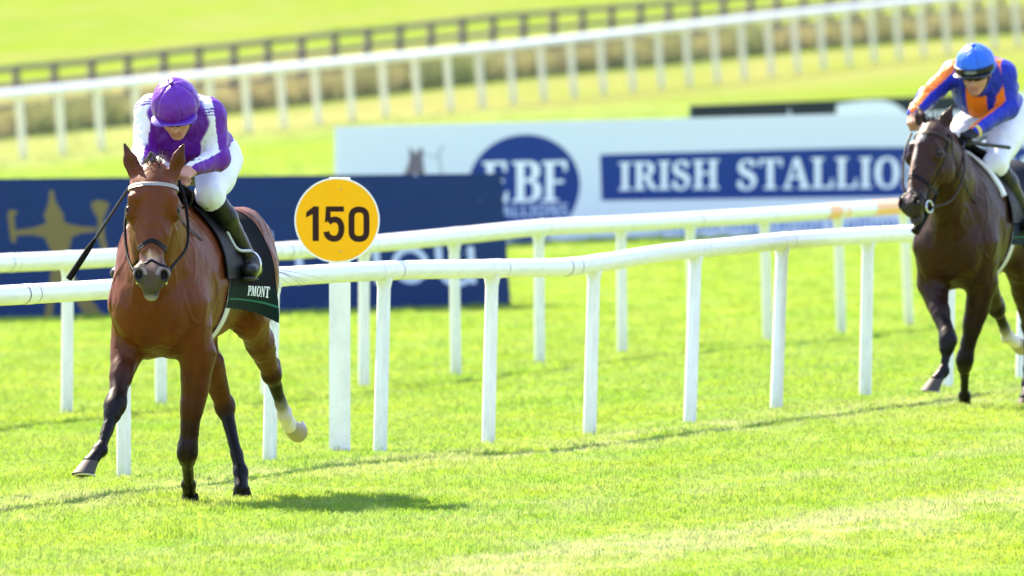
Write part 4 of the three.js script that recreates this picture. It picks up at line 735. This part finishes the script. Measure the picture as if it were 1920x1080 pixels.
  for (const s of ['L', 'R']) { const d = nrm3(sub3(J['wr' + s], J['el' + s])); mesh('cuff', tubeBetween(V(...add3(J['wr' + s], d, -0.022)), V(...add3(J['wr' + s], d, 0.004)), 0.042, 0.039, 20, false), S.cuff, root); }
  // breeches, belt, boots
  const W = R.breeches || [0.74, 0.74, 0.76];
  const bp = [ell(pel, [0.158, 0.140, 0.168], { col: W, k: 0.05 }), cap(pel, add3(pel, sp, 0.11), 0.128, 0.122, { col: W, k: 0.05 }), half(add3(pel, sp, 0.10), sp, { k: 0.008 }), ...thigh('L', 0.011, W), ...thigh('R', 0.011, W), cap(J.knL, lp3(J.knL, J.anL, 0.15), 0.068, 0.062, { col: W, k: 0.02 }), cap(J.knR, lp3(J.knR, J.anR, 0.15), 0.068, 0.062, { col: W, k: 0.02 })];
  mesh('breeches', meshField(bp, lo, hi, 0.008, { disp: wr(0.004) }), phys(1, 1, 1, 0.6, { vertexColors: true }), root);
  for (const s of ['L', 'R']) {
    const a = J['kn' + s], b = J['an' + s], ks = nrm3(sub3(b, a)), boot = [...shin(s, 0.010, R.boot), ...foot(s, 0.009, R.boot), half(add3(a, ks, R.bootTop), ks.map((q) => -q))];
    const bt = mesh('boot', meshField(boot, lo, hi, 0.0085, { disp: wr(0.003), paint: (c, x, y, z) => { const t = dot3(sub3([x, y, z], a), ks); return t < R.bootTop + R.bootBand ? R.bandCol : c; } }), phys(1, 1, 1, 0.4, { vertexColors: true, specularIntensity: 0.4, clearcoat: 0.15, clearcoatRoughness: 0.25 }), root);
    const sole = cap(add3(J['he' + s], [-0.02, -0.045, 0]), add3(J['to' + s], [0.015, -0.040, 0]), 0.03, 0.034, { flat: 0.35, dir: [0, 1, 0] });
    mesh('sole', meshField([sole], ...rng(lp3(J['he' + s], J['to' + s], 0.5), 0.2), 0.008, { color: false }), std(0.02, 0.02, 0.02, 0.7), bt);
  }
  const bm = std(0.015, 0.015, 0.02, 0.5);
  // helmet with its cover
  const H = R.helmet, top = hq(-0.008, 0.03, 0);
  const shell = [ell(top, [0.136, 0.128, 0.119], { ax, col: H.col, k: 0.01 }), half(hq(0.07, 0.000, 0), nrm3(add3(u.map((q) => -q), f, 0.10)), { k: 0.012 })];
  const ang = (x, y, z) => { const q = sub3([x, y, z], top); return Math.atan2(dot3(q, r), dot3(q, f)); };
  const seam = (x, y, z) => { const q = sub3([x, y, z], top), rad = Math.hypot(dot3(q, r), dot3(q, f)), a = ang(x, y, z) + 0.35; return [Math.abs(Math.sin(a * 3)) * rad, rad]; };
  const hm = mesh('helmet', meshField(shell, ...rng(top, 0.17), 0.0045, { disp: (x, y, z) => { const [q] = seam(x, y, z); return 0.0035 * Math.exp(-((q / 0.018) ** 2)) - 0.003 * noise.noise(x * 20, y * 20, z * 20) + 0.0022 * noise.noise(x * 45, y * 45, z * 45); }, paint: (c, x, y, z) => { const [q, rad] = seam(x, y, z); return rad > 0.012 && q < 0.0055 ? mix3(c, [0.02, 0.005, 0.05], 0.6) : c; } }), phys(1, 1, 1, 0.36, { vertexColors: true, specularIntensity: 0.6, clearcoat: 0.1, clearcoatRoughness: 0.3 }), root);
  const bt = new THREE.SphereGeometry(0.013, 16, 10); bt.scale(1, 0.6, 1); bt.applyQuaternion(new THREE.Quaternion().setFromUnitVectors(V(0, 1, 0), V(...u))); bt.translate(...add3(top, u, 0.129)); mesh('button', bt, std(H.col[0] * 0.6, H.col[1] * 0.6, H.col[2] * 0.6, 0.5), hm);
  const peak = [cap(hq(0.085, 0.009, -0.055), hq(0.085, 0.009, 0.055), 0.062, 0.062, { flat: 0.16, dir: u, col: H.peak }), { ...ell(hq(0.0, 0.02, 0), [0.118, 0.2, 0.105], { ax }), op: 1, k: 0.004 }];
  mesh('peak', meshField(peak, ...rng(hq(0.09, 0.02, 0), 0.13), 0.0045, {}), phys(1, 1, 1, 0.35, { vertexColors: true, clearcoat: 0.4 }), hm);
  const band = (name, b0, b1, g, col, mat, front) => { const X = [ell(hq(0, 0.0, 0), [0.102 + g, 0.118 + g, 0.081 + g], { ax, col, k: 0.004 }), half(hq(0, b1, 0), u, { k: 0.004 }), half(hq(0, b0, 0), u.map((q) => -q), { k: 0.004 })]; if (front) X.push(half(hq(front, 0, 0), f.map((q) => -q), { k: 0.006 })); return mesh(name, meshField(X, ...rng(C, 0.2), 0.0048, {}), mat, root); };
  band('goggles', -0.032, 0.006, 0.008, [0.012, 0.011, 0.013], phys(1, 1, 1, 0.15, { vertexColors: true, specularIntensity: 0.7 }), 0.045);
  band('goggle_strap', -0.026, -0.006, 0.006, [0.02, 0.02, 0.022], bm, 0);
  mesh('chin_strap', mergeGeometries([-1, 1].map((s) => tube([hq(0.01, -0.02, s * 0.086), hq(0.035, -0.075, s * 0.066), hq(0.058, -0.125, s * 0.018), hq(0.06, -0.128, 0)], 0.006, 20, 6))), bm, root);
  if (R.spare) {   // second pair of goggles worn on the front of the helmet
    const X = [ell(top, [0.145, 0.13, 0.127], { ax, col: [0.012, 0.012, 0.014], k: 0.004 }), half(add3(hq(0, 0.052, 0), f, 0), u, { k: 0.004 }), half(hq(0, 0.016, 0), u.map((q) => -q), { k: 0.004 }), half(hq(0.03, 0, 0), f.map((q) => -q), { k: 0.006 })];
    mesh('spare_goggles', meshField(X, ...rng(top, 0.19), 0.0048, { paint: (c, x, y, z) => { const q = sub3([x, y, z], C), s = dot3(q, r), h = dot3(q, u); return Math.hypot((s + 0.0) / 0.038, (h - 0.036) / 0.011) < 1 ? [0.16, 0.17, 0.17] : c; } }), phys(1, 1, 1, 0.3, { vertexColors: true, specularIntensity: 0.5 }), hm);
  }
  return root;
}
const PURPLE = [0.105, 0.007, 0.27], PWHITE = [0.74, 0.73, 0.78];
makeRider({
  label: 'jockey in purple cap and purple and white silks, crouched on the leading bay horse', place: horse1At,
  headAt: [0.48, 1.965, -0.10], face: [0.79, -0.61, -0.10], up: [0.61, 0.79, 0.0],
  j: { pelvis: [-0.33, 1.735, -0.045], shL: [0.27, 1.935, -0.23], shR: [0.28, 1.955, 0.085], elL: [0.28, 1.725, -0.262], wrL: [0.50, 1.675, -0.185], elR: [0.38, 1.755, 0.085], wrR: [0.61, 1.64, 0.045],
    hipL: [-0.28, 1.70, -0.14], hipR: [-0.28, 1.70, 0.05], knL: [0.10, 1.545, -0.175], knR: [0.12, 1.54, 0.15], anL: [-0.22, 1.205, -0.30], anR: [-0.19, 1.20, 0.29], heL: [-0.265, 1.165, -0.305], heR: [-0.235, 1.16, 0.295], toL: [-0.08, 1.165, -0.335], toR: [-0.06, 1.15, 0.325] },
  hands: [{ at: [0.50, 1.675, -0.185], d: [0.85, -0.40, 0.35], palm: [-0.2, -0.9, 0.35], side: 1 }, { at: [0.61, 1.64, 0.045], d: [0.75, -0.35, -0.4], palm: [-0.2, -0.9, -0.35], side: -1 }],
  silks: { main: PURPLE, torso: PURPLE, sleeve: PWHITE, half: 0.52, bars: 90, dirL: [0.85, 0.15, 0.62], loL: [0.35, 0.9, 0.3], dirR: [0.85, 0.25, 0.55], cuff: std(0.03, 0.02, 0.05, 0.6) },
  boot: [0.010, 0.010, 0.008], bootTop: 0.055, bootBand: 0.115, bandCol: [0.004, 0.004, 0.005],
  helmet: { col: [0.115, 0.008, 0.30], sheen: [0.6, 0.35, 0.9], peak: [0.07, 0.010, 0.26] },
});
// whips: a slim handle widening to a padded flap
function whip(label, place, a, b, r0, r1, tail = 0.16, td) {
  const root = thing('whip', label, 'whip', undefined); root.position.copy(place); root.rotation.y = ROTY;
  const A = V(...a), B = V(...b), m = A.clone().lerp(B, 0.62);
  mesh('shaft', tubeBetween(A, m, r0, r0 * 1.15, 12), std(0.015, 0.015, 0.02, 0.4), root);
  mesh('padded_end', mergeGeometries([tubeBetween(A.clone().lerp(B, 0.60), A.clone().lerp(B, 0.70), r0 * 1.2, r1 * 0.9, 14), tubeBetween(A.clone().lerp(B, 0.70), B, r1 * 0.9, r1, 14)]), phys(0.006, 0.006, 0.007, 0.7, { specularIntensity: 0.2 }), root);
  const k = B.clone().sub(A).normalize(); mesh('grip', tubeBetween(A.clone().addScaledVector(td ? V(...td).normalize() : k, td ? tail : -tail), A.clone().addScaledVector(k, 0.02), r0 * 1.5, r0 * 1.4, 12), std(0.02, 0.02, 0.02, 0.7), root);
}
whip('long black padded whip held out by the jockey in purple', horse1At, [0.66, 1.625, 0.065], [0.62, 1.13, 0.41], 0.0065, 0.0165);

const BLUE = [0.008, 0.022, 0.36], ORANGE = [0.82, 0.17, 0.010], GLOVE = [0.012, 0.012, 0.014];
makeRider({
  label: 'jockey in blue cap and blue and orange silks on the second, dark horse', place: horse2At,
  headAt: [0.47, 2.025, -0.122], face: [0.93, -0.36, 0.02], up: [0.36, 0.93, 0.04],
  j: { pelvis: [-0.33, 1.76, -0.10], shL: [0.26, 2.005, -0.25], shR: [0.28, 2.005, 0.055], elL: [0.27, 1.80, -0.275], wrL: [0.58, 1.665, -0.135], elR: [0.50, 1.865, 0.165], wrR: [0.74, 1.775, 0.195],
    hipL: [-0.28, 1.73, -0.19], hipR: [-0.28, 1.73, 0.0], knL: [0.12, 1.475, -0.165], knR: [0.18, 1.60, 0.09], anL: [-0.22, 1.155, -0.285], anR: [-0.19, 1.17, 0.28], heL: [-0.265, 1.115, -0.29], heR: [-0.235, 1.13, 0.285], toL: [-0.08, 1.115, -0.315], toR: [-0.06, 1.12, 0.315] },
  hands: [{ at: [0.58, 1.665, -0.135], d: [0.85, -0.30, 0.45], palm: [-0.2, -0.9, 0.35], side: 1, col: GLOVE }, { at: [0.74, 1.775, 0.195], d: [0.7, -0.65, -0.1], palm: [-0.4, -0.8, -0.35], side: -1 }],
  silks: { main: BLUE, torso: (x, y, z) => (Math.abs(z + 0.10) < 0.06 && x > 0.05 ? ORANGE : BLUE), sleeve: ORANGE, half: 0.83, bars: 0, dirL: [0.85, 0.2, 0.6], dirR: [0.75, 0.75, 0.0], cuff: std(0.62, 0.45, 0.10, 0.6), collar: BLUE },
  boot: [0.012, 0.012, 0.014], bootTop: 0.05, bootBand: 0.1, bandCol: [0.01, 0.01, 0.012],
  helmet: { col: [0.014, 0.12, 0.62], sheen: [0.4, 0.6, 0.95], peak: [0.015, 0.015, 0.02] }, spare: true,
});
whip('black padded whip pointing down under the jaw of the dark bay horse', horse2At, [0.64, 1.62, -0.105], [1.10, 1.085, 0.110], 0.0075, 0.027, 0.42, [-0.9, -0.12, -0.42]);
renderer.render(scene, camera);
